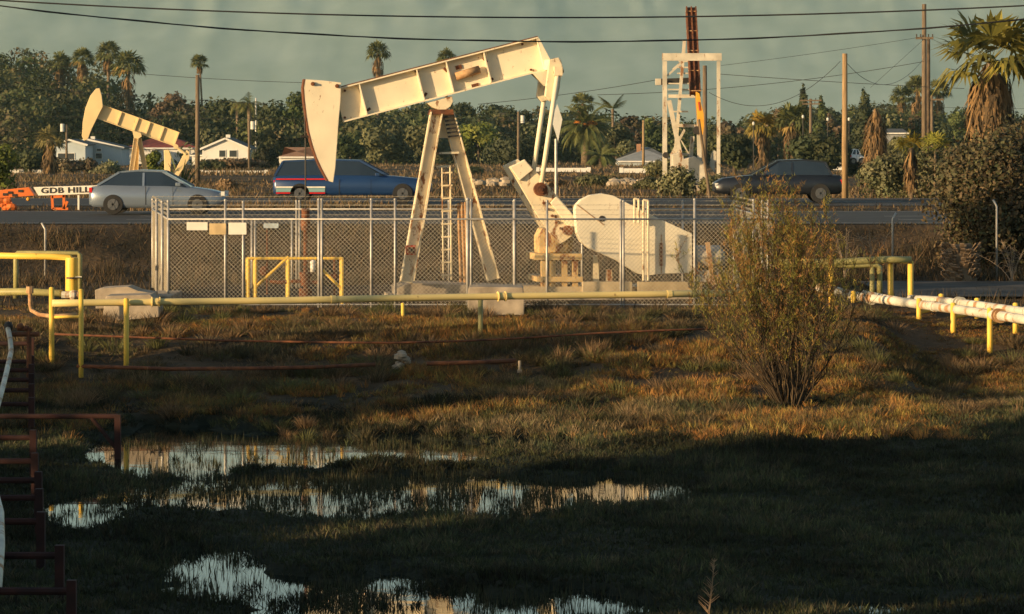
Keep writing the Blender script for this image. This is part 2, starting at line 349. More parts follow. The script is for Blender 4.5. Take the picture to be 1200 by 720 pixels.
def tufts(name, x, y, rad, h, nb, cols, label, lean=.9, wd=.016, sink=.02, zz=None):
    n_ = len(x); X = np.repeat(x, nb); Yq = np.repeat(y, nb); Rq = np.repeat(rad, nb); Hq = np.repeat(h, nb); C = np.repeat(cols, nb, 0)
    m_ = len(X); a = rng.random(m_) * 6.283; q = np.sqrt(rng.random(m_)); dx = np.cos(a) * q * Rq; dy = np.sin(a) * q * Rq
    Xb = X + dx * .7; Yb = Yq + dy * .7; Zb = gz(Xb, Yb) - sink if zz is None else np.repeat(zz, nb)
    hh = Hq * (.35 + .65 * rng.random(m_)) * (1 - .35 * q * q); tx = dx * lean + rng.normal(size=m_) * .25 * hh; ty = dy * lean + rng.normal(size=m_) * .25 * hh
    s_ = rng.random(m_) * 6.283; w_ = wd * (.5 + rng.random(m_)); P0 = np.stack([Xb, Yb, Zb], -1); sd = np.stack([np.cos(s_) * w_ / 2, np.sin(s_) * w_ / 2, 0 * s_], -1)
    mid = P0 + np.stack([tx * .35, ty * .35, hh * .55], -1); T = P0 + np.stack([tx, ty, hh], -1)
    V = np.stack([P0 - sd * .6, P0 + sd * .6, mid + sd, mid - sd, T], 1).reshape(-1, 3); b0 = np.arange(m_) * 5
    tri = np.concatenate([np.stack([b0, b0 + 1, b0 + 2], -1), np.stack([b0, b0 + 2, b0 + 3], -1), np.stack([b0 + 3, b0 + 2, b0 + 4], -1)])
    Cc = np.repeat(C * (.6 + .8 * rng.random((m_, 1))), 5, 0); o = link(name, np_mesh(name, V, tri, Cc), M['grass']); return tag(o, label, 'vegetation', kind='stuff')
# a) green marsh growth
x, y = scatter(150000, 33, 60, .185, .85)
m = pudmask(x, y); keep = m < .45; x, y = x[keep], y[keep]
c = mixcol(len(x), [(0.0370, 0.0444, 0.0192), (0.0481, 0.0518, 0.0222), (0.0296, 0.0370, 0.0192)])
blades('marsh_grass', np.stack([x, y, gz(x, y) - .01], -1), .04 + .06 * rng.random(len(x)), .012 + .012 * rng.random(len(x)), .8, c, 'fine low green growth carpeting the marsh in the foreground')
x, y = scatter(36000, 33, 61, .185, .8)
m = pudmask(x, y); cl = fbm(x * .9, y * .7, 4); big = fbm(x * .28 + 9, y * .22, 3)
keep = rng.random(len(x)) < np.where(m > .44, np.where(y < 51, .06 + .55 * sst(.62, .44, m) + .5 * sst(.56, .68, cl), .02 + .5 * sst(.54, .44, m)), .25 + .75 * sst(.38, .55, cl))
x, y, m, cl, big = x[keep], y[keep], m[keep], cl[keep], big[keep]
h = (.05 + .10 * rng.random(len(x)) + .10 * sst(.5, .7, cl)) + .16 * sst(.56, .70, big) * rng.random(len(x)) * (m < .44)
c = mixcol(len(x), [(0.0407, 0.0481, 0.0207), (0.0555, 0.0592, 0.0237), (0.0296, 0.0370, 0.0207), (0.0666, 0.0555, 0.0296), (0.0370, 0.0333, 0.0222)]) * (.45 + 1.1 * cl)[:, None] * (.55 + .9 * sst(.4, .62, fbm(x * .35 + 31, y * .22, 3)))[:, None]
tufts('marsh_plants', x, y, .05 + .12 * rng.random(len(x)), h, 16, c, 'low dark green marsh plants around and inside the puddles', .8, .012, zz=np.maximum(gz(x, y), -.03) - .01)
# thin upright stems growing out of the shallow water
x, y = scatter(150000, 35, 57, .18, .8)
m = pudmask(x, y); q = fbm(x * 2.2 + 3, y * .8, 3); keep = (m > .40) & (rng.random(len(x)) < np.where(y < 51, .12 + .95 * sst(.46, .62, q) + .5 * sst(.62, .44, m), .03 + .45 * sst(.56, .68, q) + .4 * sst(.54, .44, m)))
x, y = x[keep], y[keep]; n_ = len(x); h = .06 + .15 * rng.random(n_) ** 1.4
blades('marsh_reeds', np.stack([x, y, np.full(n_, -.02)], -1), h, .009 + .009 * rng.random(n_), .35, mixcol(n_, [(.05, .055, .025), (.07, .06, .03), (.035, .04, .02)]), 'thin upright reeds poking out of the shallow puddles')
# b) tan and russet scrub on the slope
x, y = scatter(46000, 55.5, 76, .20)
fenced = (y > 74.2) & (x > -9) & (x < 6.5)
cl = fbm(x * .8 + 5, y * .8, 4); big = fbm(x * .22, y * .22 + 4, 3)
den = (.10 + .90 * sst(.38, .56, cl)) * sst(54.5, 58.5, y + (big - .5) * 5) * (1 - .80 * sst(70.5, 72.5, y - 5 * (x > 8))) * (pudmask(x, y) < .4)
keep = (rng.random(len(x)) < den) & ~fenced & ~((x > 8.6) & (y > 77)); x, y, cl, big = x[keep], y[keep], cl[keep], big[keep]
h = (.07 + .16 * rng.random(len(x)) ** 1.3 + .12 * sst(.45, .68, cl) + .10 * sst(.52, .68, big) * rng.random(len(x))) * (1 - .45 * sst(68.5, 71, y)) * (1 - .35 * sst(7.5, 9, x))
warm = sst(.40, .58, fbm(x * .30 + 11, y * .35, 3) + .05 * sst(-3, 3, x))[:, None]
gold = 1 + .5 * sst(-2.5, 1, x)[:, None] * sst(67, 62, y)[:, None]
c = gold * (mixcol(len(x), [(.15, .10, .045), (.10, .075, .04), (.21, .15, .08), (.07, .06, .032), (.09, .085, .035)]) * (1 - warm) + mixcol(len(x), [(.27, .13, .035), (.20, .095, .03), (.22, .16, .04), (.13, .11, .035), (.10, .06, .03)]) * warm) * (.55 + .9 * cl)[:, None]
tufts('dry_scrub', x, y, .06 + .16 * rng.random(len(x)), h * .92, 24, c, 'ankle high tan and russet scrub covering the slope below the fence', .75, .011)
x, y = scatter(1400, 56.5, 74, .20)
cl = fbm(x * .5 + 25, y * .5, 3); keep = (cl > .50) & ~((y > 73.8) & (x > -9) & (x < 6.5)) & ~((x > 8.6) & (y > 73)); x, y = x[keep], y[keep]
c = mixcol(len(x), [(.07, .06, .03), (.12, .085, .045), (.19, .12, .06), (.10, .10, .035)])
tufts('scrub_clumps', x, y, .16 + .30 * rng.random(len(x)), .18 + .26 * rng.random(len(x)), 150, c, 'scattered knee high bushy clumps standing out of the slope scrub', .8, .011)
# c) embankment weeds and the ground behind the fence
x, y = scatter(190000, 74.5, 95, .20)
cl = fbm(x * .7 + 5, y * .7, 3)
keep = (rng.random(len(x)) < (.12 + .7 * sst(.4, .62, cl)) * np.where(y > 85.5, 1, .16)) & ~((x > 9.2) & (y > 78.3) & (y < 86.8)) & ~((x > -8) & (x < 6.5) & (y > 75.5) & (y < 85))
x, y, cl = x[keep], y[keep], cl[keep]
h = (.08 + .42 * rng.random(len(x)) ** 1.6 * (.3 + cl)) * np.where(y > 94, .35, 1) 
c = mixcol(len(x), [(.09, .06, .03), (.06, .045, .025), (.13, .085, .045), (.04, .035, .02), (.03, .03, .017)]) * (.4 + 1.2 * cl)[:, None]  # weed colours darkened to stand in for shade on the bank
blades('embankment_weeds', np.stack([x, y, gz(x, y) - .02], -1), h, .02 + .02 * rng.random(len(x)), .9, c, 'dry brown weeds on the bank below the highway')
# d) far field, verge and median
x, y = scatter(170000, 110.5, 460, .20, 1.9)
keep = ~((y > 117) & (y < 130.5)); x, y = x[keep], y[keep]; cl = fbm(x * .12 + 5, y * .06, 4)
keep = rng.random(len(x)) < (.1 + .9 * sst(.42, .6, cl)); x, y, cl = x[keep], y[keep], cl[keep]
h = (.1 + .5 * rng.random(len(x)) ** 2 + .7 * sst(.6, .72, cl) * rng.random(len(x))) * .62 * np.where(y < 135, .6, 1)
c = mixcol(len(x), [(.14, .09, .045), (.09, .065, .035), (.20, .135, .075), (.07, .06, .03)]) * (.5 + 1.0 * cl)[:, None]
blades('field_weeds', np.stack([x, y, gz(x, y) - .02], -1), h, .04 + .05 * rng.random(len(x)) * y / 100, .9, c, 'brown weedy field between the highway and the houses')
# stones / litter on the pad edge
def cards(C, Rr, n_, size, pal, jit=.3, shell=.6, flat=.0, elong=1.6):
    C = np.array(C, dtype=float); Rr = np.array(Rr, dtype=float); wv = Rr[:, 0] * Rr[:, 1] + Rr[:, 1] * Rr[:, 2]; k = rng.choice(len(C), n_, p=wv / wv.sum())
    d = rng.normal(size=(n_, 3)); d /= np.linalg.norm(d, axis=1)[:, None]
    r = shell + (1 - shell) * rng.random(n_); r *= 1 + (rng.random(n_) - .5) * .22
    p = C[k] + d * Rr[k] * r[:, None]
    nn = d + rng.normal(size=(n_, 3)) * .38; u = np.cross(nn, rng.normal(size=(n_, 3))); u /= np.linalg.norm(u, axis=1)[:, None]; v = np.cross(nn, u); v /= np.linalg.norm(v, axis=1)[:, None]
    s = size * (.5 + rng.random(n_))[:, None]; u = u * s * elong / 2; v = v * s / 2
    V = np.stack([p - u, p + v, p + u, p - v], 1).reshape(-1, 3); Fq = np.arange(n_ * 4).reshape(-1, 4)
    cb = rng.random(len(C))[k]; base_ = mixcol(len(C), pal, .1)[k]; col = (base_ * .7 + mixcol(n_, pal, jit) * .3) * (.55 + .9 * cb)[:, None] * (.8 + .4 * rng.random((n_, 1)))
    return V, Fq, np.repeat(col[:, None, :], 4, 1).reshape(-1, 3)
PAL = {'oak': [(.045, .055, .022), (.06, .065, .026), (.035, .045, .02)], 'green': [(.055, .075, .022), (.08, .095, .028), (.045, .06, .02)], 'olive': [(.10, .10, .045), (.12, .115, .05), (.08, .085, .04)],
       'rust': [(.13, .085, .05), (.10, .07, .045), (.09, .075, .04)], 'pale': [(.15, .15, .08), (.18, .17, .09), (.12, .13, .06)], 'lime': [(.11, .13, .02), (.14, .14, .03), (.08, .10, .02)],
       'tan': [(.24, .16, .08), (.18, .12, .06), (.30, .20, .11)], 'yel': [(.20, .17, .035), (.16, .15, .03), (.24, .15, .03), (.12, .12, .03)]}
# far-off wood as one mass: skyline heights read along the horizon
SK = [(-80, 60), (0, 60), (20, 58), (50, 63), (80, 72), (110, 84), (135, 96), (152, 110), (160, 124), (185, 122), (200, 120), (225, 122), (260, 118), (300, 124), (330, 126), (380, 124), (440, 124), (500, 122), (560, 126), (590, 124), (612, 134), (640, 130), (690, 130), (720, 138), (760, 138), (850, 142), (880, 138), (905, 130), (935, 128), (970, 128), (1000, 124), (1040, 122), (1060, 118), (1110, 128), (1150, 134), (1300, 132)]
C_, R_ = [], []
for row, Y0 in enumerate((560, 520, 490)):
    for px in np.arange(-90, 1300, 7.5):
        yy = Y0 + rng.normal() * 14; pxx = px + rng.normal() * 5; top = np.interp(pxx, [a for a, _ in SK], [b_ for _, b_ in SK]) + row * (5 if pxx > 155 else 24) + rng.normal() * 4
        X = (pxx - 600) * yy / F; g = G(X, yy); zt = HC + (HY - top) * yy / F
        if zt < g + 2: zt = g + 2 + rng.random() * 1.5
        zc = zt; rr = 1.2 + rng.random() * 1.6
        zc = zt - rr
        while zc > g:
            C_.append((X + rng.normal() * 1.3, yy + rng.normal() * 2, zc)); R_.append((rr * (1 + .5 * rng.random()), rr * 1.2, rr)); zc -= rr * 1.05; rr = 1.3 + rng.random() * 1.9
V, Fq, Cc = cards(C_, R_, 240000, .42, PAL['oak'] + PAL['green'] + PAL['oak'] + PAL['olive'] + [(.11, .08, .045), (.03, .035, .015), (.03, .035, .015)], .35, .72)
tag(link('distant_woodland', np_mesh('distant_woodland', V, Fq, Cc), M['leaf']), 'dense dark green woodland along the skyline behind the houses', 'woodland', kind='stuff')
# dark core masses inside the wood so that it is opaque like a real one (inner branches)
mb = MB()
def make_tree(name, label, cat, base, H, W, pal, ncl=12, ncards=3000, size=.35, trunk=.25, shape='round', group=None, dz=0, trunk_h=.25):
    root = empty(name, base, label, cat, group); B = Vector(base)
    rs = np.random.default_rng(abs(hash(label)) % 1000 if False else int(B.x * 37 + B.y * 11) % 9973)
    C, Q = [], []
    for i in range(ncl):
        if shape == 'cone':
            t = (i + .5) / ncl; wv = W / 2 * (1 - t) ** .8 + .15; C.append((B.x + rs.normal() * wv * .25, B.y + rs.normal() * wv * .25, B.z + H * (.08 + .88 * t))); Q.append((wv, wv, H / ncl * 1.1))
        elif shape == 'bush':
            a = rs.random() * 6.28; r = W / 2 * .7 * rs.random() ** .6; q = W * (.16 + .14 * rs.random()); zz = (H - q) * (rs.random() ** .7) * (1 - .55 * (r / (W * .5)) ** 2)
            C.append((B.x + math.cos(a) * r, B.y + math.sin(a) * r * .7, B.z + max(zz, q * .4))); Q.append((q, q, min(q, H * .35)))
        else:
            a = rs.random() * 6.28; r = W / 2 * .68 * rs.random() ** .6; q = W * (.15 + .13 * rs.random()); lo = H * trunk_h
            zz = lo + (H - q * .8 - lo) * rs.random() ** .75 * (1 - .45 * (r / (W * .5)) ** 2)
            C.append((B.x + math.cos(a) * r, B.y + math.sin(a) * r, B.z + zz)); Q.append((q, q, q * .75))
    V, Fq, Cc = cards(np.array(C) - np.array(B), Q, ncards, size, pal, .3, .55)
    link('crown', np_mesh('crown', V, Fq, Cc), M['leaf'], root)
    t = MB(); top = B + Vector((0, 0, H * .6)); t.path([B - Vector((0, 0, .4)), B + Vector((.1, 0, H * .25)), top], [trunk, trunk * .75, trunk * .3], 7)
    for i in range(min(7, ncl)):
        c = Vector(C[i]); s0 = B + Vector((.05, 0, H * (.15 + .35 * rs.random()))); t.path([s0, (s0 + c) / 2 + Vector((0, 0, -.1 * H * .3)), c], [trunk * .4, trunk * .28, trunk * .1], 5)
    t.build('trunk', M['bark'], root, True); return root
# ------------------------------------------------------------------ palms
def frame_of(d):
    d = d / np.linalg.norm(d); t = np.array([0, 0, 1.]) if abs(d[2]) < .95 else np.array([1., 0, 0]); s = np.cross(d, t); s /= np.linalg.norm(s); u = np.cross(s, d); return d, s, u
SEGW = .10
def fan_frond(V, Fq, Cc, o, d, petiole, r, nseg, rs, col, droop=.3):
    d, s, u = frame_of(d); tip = o + d * petiole + np.array([0, 0, -droop * petiole * .25]); pw = .012 + r * .012
    def tri(a, b, c, cc): k = len(V); V.extend([a, b, c]); Fq.append((k, k + 1, k + 2)); Cc.extend([cc] * 3)
    tri(o - s * pw, o + s * pw, tip, col * .9); tri(o - u * pw, o + u * pw, tip, col * .9)
    for i in range(nseg):
        g = -1.9 + 3.8 * i / (nseg - 1) + rs.normal() * .03; rr = r * (1 - .25 * abs(g) / 1.9) * (.85 + .25 * rs.random())
        dd = d * math.cos(g) + s * math.sin(g) + u * (rs.normal() * .12 + .15 * math.cos(g * 2)); m = tip + dd * rr * .55; e = tip + dd * rr + np.array([0, 0, -droop * rr * (.4 + .6 * rs.random())])
        pr = np.cross(dd, u); pr /= np.linalg.norm(pr) + 1e-9; w_ = rr * SEGW; cc = col * (.75 + .5 * rs.random())
        tri(tip, m - pr * w_, m + pr * w_, cc); tri(m - pr * w_, m + pr * w_, e, cc)
def fan_palm(name, label, base, H, crown_r, skirt=1.0, lean=(0, 0), nf=26, nseg=12, cat='palm tree', group=None, trunk_r=.22, skirt_w=None, seed=1, colA=(.085, .10, .03), colB=(.14, .14, .04), nskirt=60, living=True, up=-.35):
    root = empty(name, base, label, cat, group); B = np.array(base, dtype=float); rs = np.random.default_rng(seed)
    top = B + np.array([lean[0], lean[1], H - crown_r * .55]); Bv = Vector(B); Tv = Vector(top)
    MB().path([Bv - Vector((0, 0, .3)), Bv.lerp(Tv, .3) + Vector((lean[0] * -.06, 0, 0)), Bv.lerp(Tv, .7), Tv], [trunk_r * 1.3, trunk_r, trunk_r * .85, trunk_r * .8], 8).build('trunk', M['palm_bark'], root, True)
    if living:
        V, Fq, Cc = [], [], []
        for i in range(nf):
            a = rs.random() * 6.28; e = math.asin(np.clip(up + (1 - up) * rs.random(), -.9, .98)); d = np.array([math.cos(a) * math.cos(e), math.sin(a) * math.cos(e), math.sin(e)])
            t = rs.random(); col = np.array(colA) * (1 - t) + np.array(colB) * t
            if e < -.15 and rs.random() < .35: col = np.array([.24, .16, .05])
            fan_frond(V, Fq, Cc, top - B, d, crown_r * .48, crown_r * .58, nseg, rs, col, .35 + .3 * (e < .3))
        link('crown', np_mesh('crown', V, Fq, np.array(Cc)), M['leaf'], root)
    if skirt > 0:
        V, Fq, Cc = [], [], []; sw = skirt_w or crown_r * .45
        for i in range(nskirt):
            a = rs.random() * 6.28; t = rs.random() ** .8; zz = -skirt * t; rr = sw * (.35 + .65 * math.sin(min(1, .25 + t) * 1.9)) * (.7 + .4 * rs.random())
            o = (top - B) + np.array([0, 0, zz + .1]) + np.array([math.cos(a), math.sin(a), 0]) * trunk_r * .7; d = np.array([math.cos(a) * rr, math.sin(a) * rr, -.75 - .5 * rs.random()]); ln = min(skirt * .7, .55 + crown_r * .5)
            c = np.array([(.17, .105, .05), (.11, .075, .04), (.25, .155, .07), (.07, .05, .03)][rs.integers(0, 4)])
            d2, s, u = frame_of(d); w_ = .03 + crown_r * .03; kk = len(V); e1 = o + d2 * ln * .55; e2 = e1 + np.array([rs.normal() * .06 * sw, rs.normal() * .06 * sw, -ln * .5])
            V.extend([o - s * w_ * .3, o + s * w_ * .3, e1 + s * w_, e1 - s * w_, e2]); Fq += [(kk, kk + 1, kk + 2), (kk, kk + 2, kk + 3), (kk + 3, kk + 2, kk + 4)]; Cc.extend([c] * 5)
            for q in range(3):
                kk = len(V); e3 = e1 + np.array([rs.normal() * .18 * sw, rs.normal() * .18 * sw, -ln * (.3 + .4 * rs.random())]); V.extend([e1 - s * w_ * .5, e1 + s * w_ * .5, e3]); Fq.append((kk, kk + 1, kk + 2)); Cc.extend([c * (.7 + .5 * rs.random())] * 3)
        link('dead_skirt', np_mesh('dead_skirt', V, Fq, np.array(Cc)), M['dead'], root)
    return root
def feather_palm(name, label, base, H, L_, nf=34, nleaf=22, trunk_r=.25, cat='palm tree', seed=1, col=(.075, .095, .03), col2=(.13, .13, .04), up0=-.25, fruit=False, droop=.55, leaf=.32, group=None):
    root = empty(name, base, label, cat, group); B = np.array(base, float); rs = np.random.default_rng(seed); th = max(.2, H - L_ * .55); top = np.array([0, 0, th])
    MB().path([Vector(B) - Vector((0, 0, .3)), Vector(B) + Vector((.05, 0, th * .5)), Vector(B) + Vector((0, 0, th))], [trunk_r * 1.15, trunk_r, trunk_r * 1.05], 8).build('trunk', M['palm_bark'], root, True)
    V, Fq, Cc = [], [], []
    for i in range(nf):
        a = rs.random() * 6.28; e = math.asin(np.clip(up0 + (1 - up0) * rs.random(), -.9, .97)); h = np.array([math.cos(a), math.sin(a), 0]); p = top.copy(); el = e; cc = np.array(col) + (np.array(col2) - np.array(col)) * rs.random(); N = 9; st = L_ / N * (.8 + .3 * rs.random()); pts = [p.copy()]
        for k in range(N): el -= droop * 1.6 / N * (.6 + k / N); p = p + (h * math.cos(el) + np.array([0, 0, math.sin(el)])) * st; pts.append(p.copy())
        pts = np.array(pts); s = np.cross(h, [0, 0, 1.])
        for k in range(N):
            kk = len(V); w_ = .02 + .02 * L_ * (1 - k / N) * .3; V.extend([pts[k] - s * w_, pts[k] + s * w_, pts[k + 1]]); Fq.append((kk, kk + 1, kk + 2)); Cc.extend([cc] * 3)
        for j in range(nleaf):
            t = .08 + .9 * j / nleaf; k = int(t * N); f = t * N - k; q = pts[k] * (1 - f) + pts[min(k + 1, N)] * f; dr = pts[min(k + 1, N)] - pts[k]; dr = dr / (np.linalg.norm(dr) + 1e-9); ll = L_ * leaf * math.sin(math.pi * min(1, .18 + t * .85)) * (.8 + .4 * rs.random())
            for sg in (-1, 1):
                dd = s * sg * .75 + dr * .55 + np.array([0, 0, -.35 - .3 * rs.random()]); e_ = q + dd * ll; wv = dr * (.02 + .012 * L_); kk = len(V); V.extend([q - wv, q + wv, e_]); Fq.append((kk, kk + 1, kk + 2)); Cc.extend([cc * (.75 + .5 * rs.random())] * 3)
    link('crown', np_mesh('crown', V, Fq, np.array(Cc)), M['leaf'], root)
    if fruit:
        Cn = [(math.cos(a) * L_ * .22, math.sin(a) * L_ * .22, th + .1 + .5 * rs.random()) for a in np.linspace(0, 6.28, 8)[:7]]; Vf, Ff, Cf = cards(Cn, [(.5, .5, .38)] * 7, 900, .2, [(.55, .19, .02), (.60, .26, .03)], .2, .3)
        link('fruit_clusters', np_mesh('fruit_clusters', Vf, Ff, Cf), M['leaf'], root)
    return root
def at(px, Y): x = (px - 600) * Y / F; return (x, Y, G(x, Y))
def Ht(top, px, Y): return HC + (HY - top) * Y / F - at(px, Y)[2]
for (px, top, Y, r, sk, ln, lab, sd) in [
    (97, 60, 540, 2.2, 3.0, 0, 'fan palm with round crown, leftmost of three tall palms above the wooded hill', 11),
    (127, 52, 530, 2.4, 2.2, 0, 'tallest of the three palms above the wooded hill, crown clear against the sky', 12),
    (150, 64, 520, 3.0, 7.5, 0, 'broad fan palm with long shaggy brown trunk at the right end of the wooded hill', 13),
    (70, 64, 545, 2.3, 3.0, 0, 'low fan palm head half buried in the crest of the wooded hill', 14),
    (240, 66, 560, 1.7, 1.4, -.9, 'lone slender palm with bare leaning trunk beside the left wooden pole', 15),
    (443, 52, 520, 2.1, 3.2, 0, 'tall fan palm with brown skirt rising behind the big white walking beam', 16),
    (523, 60, 540, 1.9, 2.0, 0, 'palm whose crown only peeps over the top edge of the walking beam', 17),
    (683, 112, 500, 2.1, 2.5, 0, 'fan palm just above the big date palm with orange fruit', 18),
    (1057, 104, 500, 2.0, 1.8, 0, 'leftmost fan palm of the clump left of the double utility pole', 19),
    (1075, 92, 510, 2.3, 3.5, 0, 'tallest fan palm of the clump left of the double utility pole', 20),
    (1100, 96, 505, 2.1, 4.5, 0, 'fan palm directly behind the double utility pole', 21),
    (893, 135, 330, 1.9, 3.6, 0, 'fan palm with yellowing leaves and tan skirt above the black car', 22),
    (929, 127, 340, 2.3, 3.2, 0, 'dark leafed fan palm with tan skirt second above the black car', 23)]:
    H = Ht(top, px, Y)
    yel = px == 893; r *= 1.12
    fan_palm('fan_palm', lab, at(px, Y), H, r, sk, (ln, 0), 46, 11, trunk_r=.28 if px != 240 else .2, seed=sd, colA=(.15, .13, .03) if yel else (.075, .09, .03), colB=(.26, .18, .04) if yel else (.13, .13, .045), nskirt=90)
feather_palm('feather_palm', 'slender palm with drooping green fronds above the white gable house', at(292, 470), Ht(108, 292, 470), 3.0, 18, 18, .28, seed=31, droop=.9)
feather_palm('feather_palm', 'thinner pale trunked palm left of the drooping palm above the gable house', at(278, 475), Ht(112, 278, 475), 2.4, 14, 16, .22, seed=32, droop=1.0, col=(.12, .13, .05))
fan_palm('fan_palm', 'shaggy dull palm with thick brown trunk left of the pale blue house', at(58, 300), Ht(152, 58, 300), 1.8, 2.4, (0, 0), 26, 11, trunk_r=.34, seed=33, colA=(.13, .12, .045), colB=(.19, .16, .06), nskirt=90)
feather_palm('date_palm', 'huge date palm with orange fruit clusters right of the pitman arms', at(686, 400), Ht(124, 686, 400), 4.7, 70, 30, .5, seed=34, fruit=True, up0=-.5, droop=.8, leaf=.2)
feather_palm('date_palm', 'small low date palm in front of the huge one with orange fruit', at(704, 370), Ht(168, 704, 370), 2.7, 44, 26, .3, seed=35, up0=-.35, droop=.7, leaf=.22)
feather_palm('banana_palm', 'upright plant with a few broad paddle fronds above the right of the date palm', at(718, 470), Ht(112, 718, 470), 3.6, 9, 22, .2, seed=36, up0=.45, droop=.35, leaf=.26, col=(.10, .13, .05))
# dead palm without crown, big skirted palm, young palms
Y = 210
fan_palm('dead_palm', 'dead crownless palm wrapped in a cone of hanging brown fronds', at(1026, Y), Ht(122, 1026, Y) + .5, 1.6, 4.4, (0, 0), 0, 8, trunk_r=.22, skirt_w=1.25, seed=40, nskirt=420, living=False)
SEGW = .062
Y = 135
bp = fan_palm('fan_palm', 'big fan palm with a wide tan skirt of dead fronds at the right edge', at(1160, Y), Ht(74, 1160, Y) + 1.6, 2.9, 2.7, (0, 0), 19, 26, trunk_r=.20, skirt_w=1.15, seed=44, nskirt=400, colA=(.085, .09, .02), colB=(.24, .20, .04), up=-.15)
fan_palm('young_fan_palm', 'young yellow green fan palm on a bush top, left of the pair beyond the highway', at(1068, 133), Ht(158, 1068, 133), 1.0, 1.2, (0, 0), 12, 14, trunk_r=.12, seed=42, colA=(.16, .17, .03), colB=(.26, .20, .03), nskirt=80, up=0)
fan_palm('young_fan_palm', 'young fan palm on a thin bare stem, right of the pair beyond the highway', at(1096, 132), Ht(160, 1096, 132), .95, 0.0, (0, 0), 10, 14, trunk_r=.06, seed=43, colA=(.14, .16, .03), colB=(.22, .19, .03), up=.1)

# ------------------------------------------------------------------ single trees and bushes
def T(px, top, Y, W, label, cat='tree', pal='oak', shape='round', ncl=12, n=2600, size=.34, name='tree', trunk=.25, th=.25):
    b_ = at(px, Y); make_tree(name, label, cat, b_, Ht(top, px, Y), W, PAL[pal] if isinstance(pal, str) else pal, ncl, n, size, trunk, shape, trunk_h=th)
T(208, 103, 500, 7, 'reddish brown rounded tree on the skyline left of the wooden pole', pal='rust', ncl=14)
T(188, 112, 510, 5, 'smaller dull brown tree left of the reddish skyline tree', pal='rust', ncl=10)
T(152, 108, 530, 1.2, 'thin dark cypress, left of two beside the reddish skyline tree', 'cypress', 'oak', 'cone', 9, 900, .3, 'cypress')
T(176, 109, 530, 1.2, 'thin dark cypress, right of two beside the reddish skyline tree', 'cypress', 'oak', 'cone', 9, 900, .3, 'cypress')
T(262, 110, 500, 9, 'wide dark tree on the skyline behind the lone leaning palm', ncl=16)
T(322, 113, 490, 9, 'ragged dark tree on the skyline right of the drooping palm', ncl=16)
T(352, 101, 480, 8, 'flat topped spreading tree just left of the big horse head', pal='green', ncl=16, th=.5)
T(385, 107, 485, 6, 'dark round tree rising right behind the big horse head', ncl=12)
T(543, 107, 500, 7, 'tall dark tree with open crown below the right half of the walking beam', ncl=15, n=3000)
T(575, 116, 500, 5.5, 'narrow gappy tree right of the open crowned tree under the beam', ncl=11, n=1800)
T(606, 122, 495, 6, 'round dark tree left of the pitman arms on the skyline', ncl=12)
T(600, 150, 400, 7.5, 'very dark dense round bush left of the pitman arms', 'bush', [(.03, .035, .018), (.04, .045, .022)], 'bush', 16, 3500, .3, 'dark_bush')
T(452, 146, 430, 8, 'tall olive green tree between the horse head and the samson post', pal='olive', ncl=16, n=3600)
T(410, 152, 440, 6, 'mid green tree right behind the point of the horse head', pal='green', ncl=14, n=2800)
T(560, 138, 450, 8, 'bright green leafy tree right of the samson post top', pal='lime', ncl=16, n=3200)
T(500, 140, 440, 7, 'dull green tree seen left of the samson post top', pal='olive', ncl=14, n=2800)
T(740, 131, 470, 5, 'reddish brown bare looking tree left of the white guard frame', pal='rust', ncl=12)
T(762, 136, 460, 4, 'green tree squeezed between the reddish tree and the white guard frame', pal='green', ncl=10)
T(722, 140, 450, 7, 'drooping pale green tree right of the date palm', pal='olive', ncl=14)
T(855, 136, 470, 5, 'dull brown tree right of the white guard frame on the skyline', pal='rust', ncl=12)
T(912, 124, 480, 5, 'reddish brown round tree behind the two skirted palms', pal='rust', ncl=12)
T(942, 97, 480, 3.4, 'tall dark conical tree behind a small utility pole', 'conifer', 'oak', 'cone', 14, 2400, .34, 'conifer')
T(962, 111, 470, 3.6, 'shorter conical tree just right of the tall conical one', 'conifer', 'green', 'cone', 13, 2200, .34, 'conifer')
T(977, 121, 480, 4.2, 'brown rounded tree just left of the tan utility pole', pal='rust', ncl=10)
T(1013, 102, 470, 5.4, 'layered pine on the skyline right of the tan utility pole', 'conifer', 'oak', 'cone', 12, 3000, .36, 'pine_tree')
T(1075, 132, 480, 9, 'rust coloured trees below the fan palm clump', pal='rust', ncl=16, n=3400)
T(1125, 128, 470, 6, 'green tree right of the double utility pole', pal='green', ncl=12)
T(960, 150, 300, 6.5, 'large dark shade tree behind the black car and the tan pole', ncl=18, n=4500, size=.26)
T(860, 150, 310, 5.5, 'dark evergreen right of the white guard frame', ncl=16, n=3600, size=.26)
T(1005, 168, 300, 3.5, 'dark low tree right of the tan utility pole', 'bush', 'oak', 'bush', 12, 2400, .24, 'bush')
T(312, 166, 380, 3.4, 'black green round bush at the right corner of the gable house', 'bush', [(.02, .025, .012), (.03, .03, .015)], 'bush', 14, 2600, .24, 'bush')
T(270, 188, 370, 8.5, 'clipped brownish hedge below the gable house', 'hedge', 'rust', 'bush', 18, 3000, .24, 'hedge')
T(247, 183, 360, 3.5, 'dark green bush left of the gable house hedge', 'bush', 'oak', 'bush', 10, 1800, .22, 'bush')
T(78, 180, 330, 3.2, 'reddish brown bush, left of two before the pale blue house', 'bush', 'rust', 'bush', 12, 1800, .2, 'bush')
T(99, 182, 330, 2.6, 'reddish brown bush, right of two before the pale blue house', 'bush', 'rust', 'bush', 12, 1600, .2, 'bush')
T(127, 184, 320, 3.6, 'grey green bush in front of the pale blue house', 'bush', 'pale', 'bush', 12, 2000, .2, 'bush')
T(35, 172, 330, 4.8, 'dark olive tree left of the thick trunked palm', ncl=14, n=2600, size=.24)
T(-2, 156, 170, 2.6, 'bright green leafy shrub at the left edge above the orange boom', 'shrub', 'lime', 'bush', 22, 2600, .12, 'shrub')
